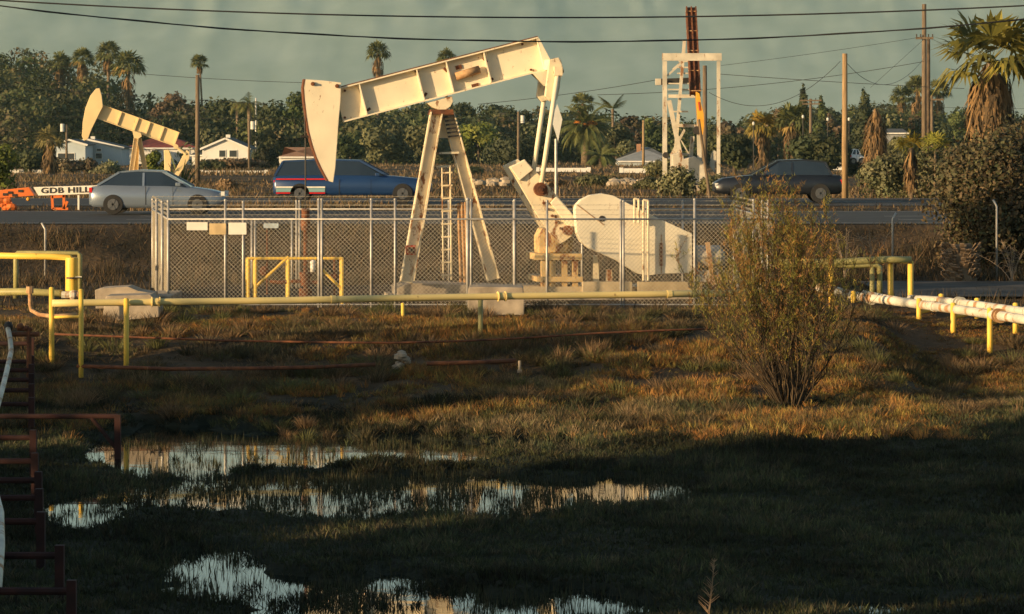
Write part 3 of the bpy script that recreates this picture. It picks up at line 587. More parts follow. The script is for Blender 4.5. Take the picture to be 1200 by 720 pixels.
T(183, 170, 200, 1.6, 'yellow green shrub behind the legs of the small yellow pump jack', 'shrub', 'lime', 'bush', 12, 1800, .12, 'shrub')
T(770, 180, 240, 3.8, 'grey brown bush at the foot of the white guard frame, left side', 'bush', 'olive', 'bush', 14, 2400, .16, 'bush')
T(795, 188, 140, 1.9, 'pale leafed shrub in front of the white guard frame', 'shrub', 'pale', 'bush', 22, 3400, .09, 'shrub')
T(835, 196, 150, 1.4, 'small dark shrub right of the pale shrub by the guard frame', 'shrub', 'olive', 'bush', 12, 1500, .09, 'shrub')
T(760, 203, 175, 2.0, 'low yellowish shrub left of the pale shrub by the guard frame', 'shrub', 'olive', 'bush', 12, 1600, .1, 'shrub')
T(1036, 176, 134, 2.0, 'grey green bushy shrub beyond the highway left of the young palms', 'shrub', 'pale', 'bush', 26, 4200, .09, 'shrub')
T(1088, 160, 138, 3.6, 'tangled brown green thicket behind the two young palms', 'shrub', 'olive', 'bush', 30, 5200, .10, 'thicket')
T(1130, 158, 128, 2.6, 'green brown shrub between the young palms and the big right bush', 'shrub', 'olive', 'bush', 22, 4000, .09, 'shrub')
T(645, 203, 190, 2.4, 'low brown bush left of the pale stone heap in the far field', 'bush', 'tan', 'bush', 10, 1400, .11, 'bush')
T(700, 196, 200, 3.4, 'dry olive bush beneath the small date palm', 'bush', 'olive', 'bush', 14, 2000, .12, 'bush')
T(548, 188, 260, 3.0, 'round olive bush right of the samson post in the far field', 'bush', 'olive', 'bush', 12, 1600, .15, 'bush')
T(268, 206, 170, 1.6, 'low tan bush right of the agave in the far field', 'bush', 'tan', 'bush', 10, 1200, .09, 'bush')
T(1048, 157, 440, 6, 'dull green tree in front of the grey roof beside the dead palm', pal='olive', ncl=12)
# large bush at right, on the embankment
b_ = at(1166, 91); bb = make_tree('large_bush', 'large dark reddish green bush covering the bank at the right edge', 'bush', b_, Ht(130, 1166, 91), 4.3, [(.06, .055, .028), (.09, .065, .035), (.075, .08, .035), (.12, .08, .04)], 95, 22000, .075, .1, 'bush')
b_ = at(1215, 92); make_tree('large_bush', 'taller dark bush cut off by the right picture edge', 'bush', b_, 4.6, 3.2, [(.06, .055, .028), (.09, .065, .035), (.075, .08, .035)], 40, 9000, .08, .1, 'bush')
# unseen trees and bushes added out of frame to cast the marsh shade
for i in range(11):
    yb = -26 + i * 5.4; x_ = -31 + (i % 2) * 2.2; H = 9.5 + (i * 37 % 5) * .5
    make_tree('shade_caster_tree', 'dense unseen tree added left of the marsh to cast shade', 'tree', (x_, yb, G(x_, yb)), H, 8.4, PAL['oak'], 30, 5200, .66, .3, 'round', 'added shade casting trees out of view', trunk_h=.02)
for yb, H, W_ in ((34.5, 2.2, 4), (38.5, 1.6, 4), (43.5, 4.2, 5), (46.5, 4.6, 5.5), (50.0, 3.0, 4.5), (53.0, 2.2, 4)):
    make_tree('shade_caster_bush', 'rounded unseen bush added left of the marsh to cast shade', 'bush', (-30, yb, G(-30, yb)), H, W_, PAL['oak'], 16, 1100, .42, .15, 'bush', 'added shade casting bushes out of view')

# ------------------------------------------------------------------ agave clump, tamarisk, dry stems
def blades_plant(name, label, cat, base, n_, L0, L1, wd, col, up, mat='leaf', seed=3, curve=.3):
    rs = np.random.default_rng(seed); V, Fq, Cc = [], [], []
    for i in range(n_):
        a = rs.random() * 6.28; e = up + (1.45 - up) * rs.random(); h = np.array([math.cos(a), math.sin(a), 0]); s = np.array([-h[1], h[0], 0]); ln = L0 + (L1 - L0) * rs.random(); p = h * .05; c = np.array(col[rs.integers(0, len(col))]) * (.8 + .4 * rs.random()); prev = None; el = e
        for k in range(5):
            w_ = wd * (1 - k / 4.4) * (1 if k else .6); q = [p - s * w_ / 2, p + s * w_ / 2]; kk = len(V); V.extend(q); Cc.extend([c] * 2)
            if k: Fq += [(kk - 2, kk - 1, kk + 1, kk)]
            p = p + (h * math.cos(el) + np.array([0, 0, math.sin(el)])) * ln / 4; el -= curve * .3
    o = link(name, np_mesh(name, V, Fq, np.array(Cc)), M[mat]); o.location = base; return tag(o, label, cat)
blades_plant('agave', 'dark green agave with broad upright leaves beside the small pump jack', 'agave', at(212, 150), 26, 1.3, 2.4, .2, [(.045, .065, .03), (.09, .11, .04), (.16, .16, .06)], .35, seed=5)
blades_plant('agave', 'low drooping agave with yellow leaf tips right of the upright agave', 'agave', at(228, 146), 16, .7, 1.3, .14, [(.07, .08, .03), (.20, .17, .05)], .15, seed=6)
def tamarisk():
    base = ong(926, 474); root = empty('tamarisk_shrub', base, 'tall wispy yellow green and russet shrub with bare lower stems in front of the fence', 'shrub')
    rs = np.random.default_rng(21); st = MB(); pts = []
    for i in range(85):
        a = rs.random() * 6.28; sp = rs.random() ** .8; H = 4.7 * (1 - .40 * sp) * (.62 + .38 * rs.random()); out = (.15 + 1.75 * sp) * (.6 + .5 * rs.random())
        p0 = base + Vector((math.cos(a) * .22, math.sin(a) * .2, -.1)); pl = [p0]; N = 7
        for k in range(1, N + 1):
            t = k / N; pl.append(base + Vector((math.cos(a) * (out * t ** .75 + .1) + rs.normal() * .06 - .25 * t, math.sin(a) * (out * t ** .8 + .1), H * t)))
        st.path(pl, [.012 * (1 - .8 * k / N) + .0025 for k in range(N + 1)], 4)
        for k in range(2, N + 1):
            for q in range(3 if k < 4 else 6):
                b0 = pl[k - 1].lerp(pl[k], rs.random()); d = Vector((rs.normal() * .5, rs.normal() * .5, .55 + .5 * rs.random())).normalized() * (.25 + .35 * rs.random()); e = b0 + d
                if rs.random() < .5: st.path([b0, b0 + d * .5 + Vector((0, 0, -.02)), e], [.005, .004, .002], 3)
                hh = (b0.z - base.z) / 4.3
                if hh > .16 and rs.random() < min(1, .22 + 1.6 * (hh - .16)): pts.append((b0, e, hh))
    st.build('stems', M['stem'], root)
    V, Fq, Cc = [], [], []
    for b0, e, hh in pts:
        c0 = np.array([(.24, .20, .04), (.18, .17, .035), (.30, .17, .045), (.13, .13, .035), (.24, .12, .045)][rs.integers(0, 5)])
        for j in range(20):
            t = rs.random(); p = np.array(b0.lerp(e, t)) + rs.normal(size=3) * .02; d = np.array([rs.normal() * .6, rs.normal() * .6, .5 + .6 * rs.random()]); d = d / np.linalg.norm(d) * (.04 + .08 * rs.random()); s = np.cross(d, rs.normal(size=3)); s = s / np.linalg.norm(s) * (.0045 + .0035 * rs.random()); k = len(V)
            V.extend([p - s, p + s, p + d]); Fq.append((k, k + 1, k + 2)); Cc.extend([c0 * (.7 + .6 * rs.random())] * 3)
    V = np.array(V) - np.array(base); link('foliage', np_mesh('foliage', V, Fq, np.array(Cc)), M['leaf'], root)
M['stem'] = pbr('dry_stem', (.085, .06, .035), .9, var=.3)
M['stem_pale'] = pbr('pale_dry_stem', (.34, .26, .18), .9, var=.3)
tamarisk()
def dry_stalks(px, top, base, label, n_=7, spread=.3, mat='stem_pale', name='dry_stalk', seed=1, r=.012, y1=95, Y=None):
    rs = np.random.default_rng(seed); b0 = ong(px, base, 32, y1) if Y is None else Vector(at(px, Y)); H = (base - top) * b0.y / F; m = MB()
    for i in range(n_):
        dx = rs.normal() * spread; hh = H * (.55 + .45 * rs.random()) if i else H; pl = [b0 + Vector((dx * .3 * t + dx * .7 * t * t * 1.2 + rs.normal() * .012, rs.normal() * .02, hh * t - (0.05 if t == 0 else 0))) for t in (0, .25, .5, .75, 1)]
        m.path(pl, [r, r * .9, r * .7, r * .5, r * .25], 5)
        for q in range(10):
            t = .35 + .6 * rs.random(); k = int(t * 4); p = pl[k].lerp(pl[min(k + 1, 4)], t * 4 - k); m.path([p, p + Vector((rs.normal() * .12 * H, rs.normal() * .05, .14 * H * rs.random()))], [r * .45, r * .15], 3)
    o = m.build(name, M[mat]); return tag(o, label, 'dry plant')
dry_stalks(990, 250, 312, 'pale dry stalks fanning beside the olive pipe frame, left clump', 7, .25, seed=2, Y=88)
dry_stalks(1022, 238, 310, 'tallest pale dry stalks behind the olive pipe frame, right clump', 6, .3, seed=3, Y=88)
dry_stalks(1186, 280, 330, 'dry brown stalks right of the bent fence post at the right edge', 9, .4, seed=4, Y=87)
dry_stalks(1113, 268, 300, 'thin leaning dry stalk left of the cut palm stump', 2, .3, seed=5, Y=88)
def seedhead():
    b0 = ong(828, 722); b0 = Vector((b0.x, b0.y, 0)); m = MB(); H = 78 * b0.y / F; rs = np.random.default_rng(4); top = b0 + Vector((.09, 0, H)); m.path([b0 - Vector((0, 0, .1)), b0.lerp(top, .5) + Vector((.01, 0, 0)), top], [.010, .008, .003], 5)
    for i in range(46):
        t = .12 + .85 * rs.random(); p = b0.lerp(top, t); a = rs.random() * 6.28; l_ = .13 * (1.08 - t) + .02; m.path([p, p + Vector((math.cos(a) * l_, math.sin(a) * l_, l_ * .8))], [.005, .002], 3)
    tag(m.build('weed_stalk', M['stem_tan']), 'single feathery tan weed stalk standing in the foreground marsh', 'dry plant')
M['stem_tan'] = pbr('tan_stem', (.42, .27, .15), .9, var=.2)
seedhead()
# ------------------------------------------------------------------ pump jacks
class JF:
    """local frame of a pump jack: u along its beam, v across it; reads photo rows and columns on a chosen plane v"""
    def __init__(s, px0, Y0, psi):
        s.O = Vector(((px0 - 600) * Y0 / F, Y0, 0)); s.U = Vector((math.cos(R(psi)), math.sin(R(psi)), 0)); s.V = Vector((-math.sin(R(psi)), math.cos(R(psi)), 0))
    def __call__(s, px, py, v=0):
        k = (px - 600) / F; B = s.O + s.V * v; u = (k * B.y - B.x) / (s.U.x - k * s.U.y); Pt = B + s.U * u
        return Vector((Pt.x, Pt.y, HC - (py - HY) * Pt.y / F))
    def prism(s, mb, pts, v0, v1, vr=None):
        vr = v0 if vr is None else vr; q = [s(a, b, vr) for a, b in pts]; mb.prism([p + s.V * (v0 - vr) for p in q], [p + s.V * (v1 - vr) for p in q]); return mb
    def pb(s, mb, a, b, v, width, ht): mb.beam(s(*a, v), s(*b, v), width, ht, s.V); return mb
J = JF(560, 79, 8); V_ = J.V
gj = G(-1, 79)
jack = empty('pump_jack', Vector((J.O.x, J.O.y, gj)), 'large cream painted pump jack with rust streaks inside the chain link fence', 'pump jack', 'pump jacks')
# horse head
hh = [(357, 93), (379, 94.5), (400, 97), (399, 120), (397, 141), (395, 170), (393, 197), (390.5, 214), (384, 212), (377, 199), (370.5, 185), (365.5, 170), (361.5, 154), (358.5, 136), (356.5, 118), (355.3, 103)]
m = MB(); J.prism(m, hh, -.26, .26); head = m.build('horse_head', M['cream'], jack, bevel=.012)
m = MB(); Q = [J(a, b, -.26) for a, b in hh[8:] + [hh[0]]]
for a, b in zip(Q[:-1], Q[1:]): m.beam(a + V_ * .26 + (a - Q[4]).normalized() * 0, b + V_ * .26, .53, .03, V_)
m.build('wireline_track', M['rust'], head)
for c in ((366.5, 98.5), (395, 101)): m = MB(); p = J(*c, -.27); m.tube(p - V_ * .03, p, .05, n=12); m.tube(p - V_ * .08, p - V_ * .05, .03, n=8); m.build('pin', M['rust'], head)
# walking beam (I section) : mid line ends
m = MB(); tA, tB = J(400, 103), J(628, 43.5); bA, bB = J(399, 143.5), J(640.5, 82.5)
a = (tA + bA) / 2; b = (tB + bB) / 2; dep = (tA - bA).length; ax = (b - a).normalized(); up = ax.cross(V_) * -1
if up.z < 0: up = -up
a = a - ax * .05
m.ibeam(a, b, dep, .38, V_, .035); wb = m.build('walking_beam', M['cream'], jack)
m = MB(); m.beam(a + up * (dep / 2 + .012), b + up * (dep / 2 + .012), .37, .02, V_); m.build('rusty_top_scale', M['rust'], wb)
m = MB()
L_ = (b - a).length
for f in ((427 - 400) / 234., (493 - 400) / 234., (527 - 400) / 234., (570.5 - 400) / 234., .995):
    m = MB(); c = a + ax * (L_ * f); m.beam(c - up * (dep / 2 - .04) , c + up * (dep / 2 - .04), .36, .03, V_); m.build('stiffener', M['cream'], wb)
m = MB(); c0, c1 = J(534, 90, -.12), J(562, 81.5, -.12); m.tube(c0, c1, .10, n=12); m.build('rusty_sleeve', M['rust_tan'], wb, True)
m = MB(); m.beam(J(553, 102, -.03), J(561, 100, -.03), .03, .12, V_); m.beam(J(534, 80, -.03), J(541, 78, -.03), .03, .1, V_); m.build('rust_patch', M['rust'], wb)
for c in ((404, 106.5), (404, 138), (505, 121), (528, 114.5), (612, 52), (622, 82)):
    m = MB(); p = J(*c, -.03); m.tube(p - V_ * .05, p, .03, n=8); m.build('bolt', M['rust'], wb)
for c, c2 in (((486, 83), (491, 85)), ((497, 113), (500, 109)), ((566, 68), (571, 73)), ((520, 80), (524, 84)), ((430, 130), (434, 127)), ((574, 95), (578, 92))):
    m = MB(); m.beam(J(*c, -.025), J(*c2, -.025), .02, .06, V_); m.build('rust_patch', M['rust'], wb)
# saddle bearing
m = MB(); J.prism(m, [(501.5, 121), (530, 113), (531, 119), (528, 125), (523, 128.5), (515, 129), (508, 126.5), (503.5, 123)], -.28, .28); m.build('saddle_bearing', M['cream_rusty'], jack, bevel=.01)
m = MB(); J.prism(m, [(506, 128.5), (531, 128.5), (532, 134.5), (504, 134.5)], -.34, .34); m.build('cap_plate', M['rust'], jack)
# samson post: two splayed front legs, one rear leg
def leg(t, bt, v0, v1, name, mat, wd=.30, side=None):
    m = MB(); p, q = J(*t, v0), J(*bt, v1); m.ibeam(p, q, wd, .26, side or V_, .03); return m.build(name, mat, jack)
leg((511, 133.5), (476, 331), -.22, -.95, 'samson_post_leg', M['cream_rusty'])
leg((511, 133.5), (478, 330), .22, .95, 'samson_post_leg', M['cream_rusty'])
leg((525, 133.5), (578, 328), -.1, -.25, 'samson_post_leg', M['cream_rusty'], .30)
m = MB(); J.prism(m, [(515, 134), (527, 134), (531, 162), (512, 162)], -.05, -.02); m.build('gusset_plate', M['cream'], jack)
m = MB()
for k in range(6): m.beam(J(520.5 + k * .9, 137.5 + k * 4.6, -.28), J(531.5 + k * 1.2, 136 + k * 4.6, -.28), .02, .045, V_)
m.build('slot_row', M['dark'], jack)
m = MB()
for yy, xa, xb in ((180, 507, 538), (196, 505, 527)): m.beam(J(xa, yy, -.3), J(xb, yy - 1, -.3), .05, .05, V_)
m.build('cross_bar', M['cream_rusty'], jack)
lad = MB(); lad.tube(J(527.5, 194, .4), J(529, 328, .4), .022); lad.tube(J(518, 194, .4), J(519.5, 328, .4), .018)
for k in range(9): yy = 203 + k * 15; lad.tube(J(517, yy, .4), J(530, yy - .6, .4), .024, n=6)
lad.build('ladder', M['cream_rusty'], jack)
m = MB(); m.tube(J(537, 238, .9), J(540, 332, .9), .035); m.tube(J(541, 237, .9), J(545, 332, .9), .045); m.tube(J(545.5, 237, .85), J(548, 332, .85), .035); m.build('standpipe', M['rust_tan'], jack)
m = MB(); J.prism(m, [(475.5, 288), (487, 287.5), (487, 299), (475.5, 299)], -1.05, -.98); rb = m.build('red_guard_box', M['red'], jack, bevel=.01)
m = MB(); p = J(481.5, 293.5, -1.06); m.tube(p - V_ * .03, p, .09, n=14); m.build('ring', M['rust'], rb)
m = MB(); p = J(481.5, 293.5, -1.10); m.tube(p - V_ * .02, p + V_ * .02, .05, n=12); m.build('dial', M['dark'], rb)
# tail bearing, equaliser, pitman arms
m = MB(); J.prism(m, [(623.6, 86), (641.5, 82), (643, 101), (640, 101)], -.2, .2); J.prism(m, [(628, 43), (632, 45), (644.5, 69), (642, 83), (639, 81)], -.18, .18); m.build('tail_bracket', M['cream'], jack, bevel=.008)
m = MB(); m.beam(J(650, 76, -.85), J(650, 76, -.85) + V_ * 1.5, .30, .26, (1, 0, 0)); m.build('equaliser', M['cream'], jack, bevel=.02)
for v in (-.90, .48): m = MB(); J.prism(m, [(644, 70), (655, 67.5), (659, 76), (656, 104), (653, 117), (645, 119), (639, 113), (641, 96)], v, v + .2, -.90); m.build('equaliser_bearing', M['cream_rusty'], jack, bevel=.02)
m = MB(); J.prism(m, [(652, 68), (657, 70), (661, 84), (658, 90), (653, 80)], -.4, .3); m.build('tail_bearing_cap', M['rust_tan'], jack)
pa = J(654, 84, -.95); pb_ = J(633.5, 222, -.95)
for v in (0, 1.62):
    m = MB(); m.tube(pa + V_ * v, pb_ + V_ * v, .062, .062, 10); arm = m.build('pitman_arm', M['cream'], jack, True)
    m = MB(); m.beam(pa + V_ * v + Vector((0, 0, .12)), pa + V_ * v - Vector((0, 0, .1)), .14, .2, V_); m.build('end_fitting', M['cream_rusty'], arm)
    m = MB(); c = pb_ + V_ * v; m.tube(c - V_ * .07, c + V_ * .09, .17, n=16); m.tube(c - V_ * .11, c - V_ * .07, .11, n=12); m.tube(c - V_ * .15, c - V_ * .11, .05, n=8); m.build('crank_pin_bearing', M['rust'], arm, bevel=.008)
# cranks with counterweights
cen = J(664, 270, -.75)
for v in (-.80, .36):
    m = MB(); J.prism(m, [(597, 196), (615, 187), (632, 205), (652, 229), (678, 258), (683, 266), (672, 276), (657, 286), (645, 274), (632, 256)], v, v + .15, -.80); cr = m.build('crank', M['cream_rusty'], jack, bevel=.012)
    dv = -.09 if v < 0 else .15
    m = MB(); J.prism(m, [(598, 196), (615, 187.5), (625, 199), (609, 212)], v + dv, v + dv + .09, -.89); m.build('counterweight', M['cream'], cr, bevel=.02)
    m = MB(); J.prism(m, [(645, 238), (652, 230), (678, 259), (681, 266), (668, 268)], v + dv, v + dv + .09, -.89); m.build('counterweight', M['cream'], cr, bevel=.02)
    m = MB()
    for t in range(5): p = J(637 + t * 5, 238 + t * 7.5, -.82) + V_ * (v + .80); m.tube(p - V_ * .05, p + V_ * .05, .035, n=8)
    m.build('bolt', M['rust'], cr)
m = MB(); m.tube(cen - V_ * .3, cen + V_ * 1.3, .12, n=12); m.build('crank_shaft', M['rust'], jack)
m = MB(); J.prism(m, [(636, 268), (668, 268), (672, 278), (671, 297), (631, 297), (631, 278)], -.5, .32); J.prism(m, [(640, 275), (650, 268), (662, 270), (668, 284), (664, 296), (642, 296)], -.58, -.5); m.build('gearbox', M['tan_gear'], jack, bevel=.03)
# pedestal
m = MB()
for (x0, x1, y0, y1, v0, v1) in ((627, 682, 297.5, 305, -.75, .75), (629, 683, 324.5, 330.5, -.78, .78)): J.prism(m, [(x0, y0), (x1, y0), (x1, y1), (x0, y1)], v0, v1)
for x0 in (634.5, 644.5, 658.5, 671): 
    for v in (-.66, .45): J.prism(m, [(x0, 305), (x0 + 6.5, 305), (x0 + 6.5, 346), (x0, 346)], v, v + .2)
m.build('pedestal', M['tan_gear'], jack, bevel=.006)
m = MB(); J.prism(m, [(683, 330.5), (741, 330.5), (741, 350), (683, 350)], -.9, -.72); J.prism(m, [(747.5, 330.5), (823, 330.5), (823, 350), (747.5, 350)], -.9, -.72); J.prism(m, [(600, 336), (683, 336), (683, 350), (600, 350)], -.7, .8); J.prism(m, [(683, 336), (823, 336), (823, 350), (683, 350)], -.7, .8); m.build('skid_base', M['pale_base'], jack, bevel=.01)
m = MB(); J.prism(m, [(519, 333), (616, 337), (614, 350), (466, 350), (466, 338), (480, 332)], -.55, 1.0); m.build('foundation_slab', M['concrete'], jack, bevel=.01)
m = MB(); p = gj; J.prism(m, [(462, 348), (830, 348), (832, 358), (460, 358)], -1.1, 1.3); m.build('foundation_step', M['concrete'], jack)
for (x0, t_) in ((696, 300), (712, 316)):
    m = MB(); J.prism(m, [(x0, t_), (x0 + 5, t_), (x0 + 6, 331), (x0 - 1, 331)], -.5, -.3); m.build('bracket', M['cream_rusty'], jack)
# belt guard
bg_ = [(674, 247), (675, 241), (681, 234.5), (692, 229), (706, 227), (719, 229.5), (729, 235), (764, 252.5), (811, 274), (811, 317), (807, 320), (775, 321), (760, 323), (748, 321), (722, 305), (690, 291), (681, 284), (676, 273)]
m = MB(); J.prism(m, bg_, -1.32, -.98); guard = m.build('belt_guard', M['cream_guard'], jack, bevel=.012)
m = MB(); m.beam(J(676, 240, -1.325), J(708, 264, -1.325), .012, .02, V_); m.beam(J(775, 275, -1.325), J(775, 320, -1.325), .012, .03, V_); m.build('seam', M['rust_tan'], guard)
m = MB(); p = J(705.5, 256.5, -1.335); m.tube(p, p + V_ * .03, .075, n=14); m.build('shaft_hole', M['dark'], guard)
m = MB(); J.prism(m, [(773, 285), (776.5, 285), (776.5, 312), (773, 312)], -1.36, -1.32); m.build('latch_strip', M['rust'], guard)
fr = MB()
for (x0, x1, yt, yb) in ((743.5, 748.5, 233, 262), (754, 759.5, 234.5, 329)):
    fr.tube(J(x0, yb, -1.5), J(x0, yt, -1.5), .028); fr.tube(J(x1, yb, -1.5), J(x1, yt + 1, -1.5), .03); fr.tube(J(x0, yt, -1.5), J(x1, yt + 1, -1.5), .028)
fr.build('guard_frame', M['cream_rusty'], jack)
m = MB(); p = J(822, 302, -.9); m.tube(p - J.U * .15, p + J.U * .45, .30, n=18); m.tube(p + J.U * .45, p + J.U * .55, .2, n=18); m.box(p + Vector((0, 0, -.45)) + J.U * .15, (.5, .5, .3)); m.build('motor', M['sign_grey'], jack, bevel=.02)
m = MB(); m.beam(J(829, 284, -1.2), J(836, 334, -1.2), .08, .10, V_); m.beam(J(832, 326, -1.2), J(845, 326, -1.2), .1, .16, V_); m.build('motor_mount', M['rust_tan'], jack)
# bridle and polished rod
m = MB(); p = J(357, 128, 0); m.path([J(355, 104, 0), J(356.5, 128, 0), J(358, 165, 0), J(358, 246, 0)], .02, 6); m.build('polished_rod', M['dark'], jack)
m = MB(); m.beam(J(352, 160, 0), J(364, 160, 0), .12, .05, V_); m.build('carrier_bar', M['dark'], jack)

# small yellow jack
Y2 = 150; K = JF(165, Y2, 6)
j2 = empty('pump_jack', at(165, Y2), 'small yellow tan pump jack with its head tilted up beyond the highway', 'pump jack', 'pump jacks')
m = MB(); K.prism(m, [(112.5, 104), (116.5, 103.5), (119, 112), (120.5, 125), (115, 136), (107, 152), (103, 163), (98.5, 165.5), (96, 160), (97, 143), (100, 127), (106, 112)], -.25, .25); m.build('horse_head', M['jack2'], j2, bevel=.015)
a = K(117, 131); b = K(207.5, 163.5); ax2 = (b - a).normalized(); up2 = ax2.cross(K.V); up2 = up2 if up2.z > 0 else -up2
m = MB(); m.ibeam(a, b, .70, .16, K.V, .03); w2 = m.build('walking_beam', M['jack2'], j2)
m = MB()
for f in (.25, .47, .62, .80, .99): m = MB(); c = a + ax2 * (b - a).length * f; m.beam(c - up2 * .32, c + up2 * .32, .20, .06, K.V); m.build('stiffener', M['jack2'], w2)
m = MB(); K.prism(m, [(155, 153), (165, 156), (166, 160), (162, 163), (157, 162)], -.25, .25); m.build('saddle_bearing', M['jack2'], j2)
for t, bt, v0, v1 in (((159.5, 162), (150, 229), -.15, -.8), ((161, 162), (158, 229), .15, .8), ((163, 162), (176, 229), 0, 0)):
    m = MB(); m.ibeam(K(*t, v0), K(*bt, v1), .22, .2, K.V, .03); m.build('samson_post_leg', M['jack2'], j2)
m = MB(); m.tube(K(206, 172, -.8), K(206, 172, .8), .12); m.build('equaliser', M['jack2'], j2)
for v in (-.75, .75):
    m = MB(); m.tube(K(206, 172, v), K(218, 181, v), .06); m.build('pitman_arm', M['jack2'], j2)
    m = MB(); K.prism(m, [(214, 183), (219, 176), (222, 178), (222, 186), (206, 212), (200, 210)], v, v + .15); m.build('crank', M['jack2'], j2, bevel=.02)
m = MB(); K.prism(m, [(192, 176), (198, 176), (201, 183), (199, 214), (193, 214)], -.5, .4); K.prism(m, [(190, 214), (216, 214), (216, 229), (190, 229)], -.5, .5); m.build('gearbox', M['jack2'], j2, bevel=.03)
m = MB(); K.prism(m, [(145, 228), (228, 228), (228, 233), (145, 233)], -.9, .9); m.build('skid_base', M['concrete'], j2)

# third jack, seen end on, and its white guard frame
Y3 = 165; s3 = F / Y3
def Q3(px, py, dy=0): return P(px, py, Y3 + dy) if dy == 0 else Vector((P(px, py, Y3).x, Y3 + dy, P(px, py, Y3).z))
j3 = empty('pump_jack', at(812, Y3), 'rusty brown pump jack seen end on with an amber head inside the white guard frame', 'pump jack', 'pump jacks')
m = MB(); q0, q1 = Q3(812.5, 10, 2.2), Q3(812.5, 109, -1.6)
m.beam(q0, q1, .56, .40, (1, 0, 0))
for dx in (-.24, 0, .24): m.beam(q0 + Vector((dx, -.06, 0)), q1 + Vector((dx, -.06, 0)), .07, .56, (1, 0, 0))
m.build('walking_beam', M['rust_beam'] if 'rust_beam' in M else M['rust_tan2'] if 'rust_tan2' in M else M['rust'], j3)
for k in range(5): m = MB(); p = q0.lerp(q1, .02 + .24 * k) + Vector((0, -.3, 0)); m.beam(p - Vector((.3, 0, 0)), p + Vector((.3, 0, 0)), .12, .05, (0, 1, 0)); m.build('stiffener', M['rust_tan'], j3)
m = MB(); pr = [(813, 108), (817, 110), (819, 122), (822, 134), (822.5, 148), (821, 158), (818, 158), (815, 140), (813.5, 122)]
m.prism([Q3(a_, b_, -2.0) for a_, b_ in pr], [Q3(a_, b_, -1.2) for a_, b_ in pr]); m.build('horse_head', M['amber'], j3, bevel=.01)
m = MB(); m.beam(Q3(816, 120, -2.02), Q3(817.5, 130, -2.02), .03, .08, (0, 1, 0)); m.build('red_stripe', M['red'], j3)
m = MB(); m.tube(Q3(815, 153, -1.9), Q3(815, 153, -1.3), .22, n=14); m.build('crank_pin_bearing', M['dark'], j3)
def bar3(name, a, b, w_, mat, root, dy=0, dy2=None, h_=None):
    m = MB(); m.beam(Q3(*a, dy), Q3(*b, dy if dy2 is None else dy2), w_, h_ or w_, (0, 1, 0)); return m.build(name, M[mat], root)
for a_, b_, w_, d0, d1 in (((803, 48), (790, 190), .16, .8, -.4), ((783, 118), (800, 200), .22, -.9, -.9), ((817, 100), (819, 212), .22, -.9, -.9), ((812, 160), (809, 200), .2, .4, .4)):
    bar3('samson_post_leg', a_, b_, w_, 'frame_white', j3, d0, d1)
for a_, b_, w_ in (((790, 147), (816, 148), .16), ((786, 131), (806, 131), .08), ((802, 152), (786, 182), .12), ((783, 113), (818, 113), .17), ((788, 82), (802, 70), .1), ((795, 160), (807, 181), .06), ((798, 181), (808, 181), .12)):
    bar3('brace', a_, b_, w_, 'frame_white', j3, -.3)
for k, (xa, xb, y_) in enumerate(((796, 810, 72), (795, 809, 79), (794, 809, 86), (783, 810, 105), (784, 810, 98))): bar3('rung', (xa, y_), (xb, y_), .07, 'frame_white', j3, .5)
bar3('equaliser', (770, 96), (822, 94), .32, 'dark', j3, 1.0)
m = MB(); m.box(Q3(772, 96, .6), (.30, .3, .34)); m.build('equaliser_cap', M['frame_white'], j3, bevel=.02)
m = MB(); pr = [(786, 181), (797, 178), (800, 186), (812, 183), (823, 190), (828, 205), (824, 214), (786, 214)]
m.prism([Q3(a_, b_, -1.6) for a_, b_ in pr], [Q3(a_, b_, .6) for a_, b_ in pr]); m.build('gearbox', M['frame_white'], j3, bevel=.05)
m = MB(); pr = [(831, 195), (833, 181), (836, 176), (839, 178), (839, 190), (836, 202)]
m.prism([Q3(a_, b_, -.6) for a_, b_ in pr], [Q3(a_, b_, -.2) for a_, b_ in pr]); m.build('counterweight', M['frame_white'], j3, bevel=.03)
m = MB(); m.box(Vector((at(805, Y3)[0], Y3, at(805, Y3)[2] + .1)), (2.6, 4, .5)); m.build('skid_base', M['concrete'], j3)
fr3 = empty('steel_gantry', at(810, Y3 - 2.6), 'tall white painted steel guard frame around the end on pump jack', 'steel frame')
def W3(px, py): return P(px, py, Y3 - 2.6)
gb = at(810, Y3 - 2.6)[2]
for px, w_ in ((779, .22), (842, .17)):
    m = MB(); a_ = W3(px, 72); m.beam(Vector((a_.x, a_.y, gb - .2)), a_, w_, w_, (0, 1, 0)); m.build('post', M['frame_white'], fr3)
m = MB(); m.beam(W3(776, 67), W3(845.5, 67), .3, .38, (0, 1, 0)); m.build('top_beam', M['frame_white'], fr3)
m = MB(); m.beam(W3(782, 89), W3(800, 72.5), .08, .1, (0, 1, 0)); m.build('brace', M['frame_white'], fr3)
m = MB(); p = W3(780, 182); m.tube(p + Vector((0, -.2, 0)), p + Vector((0, .1, 0)), .16, n=12); m.build('junction_box', M['dark'], fr3)

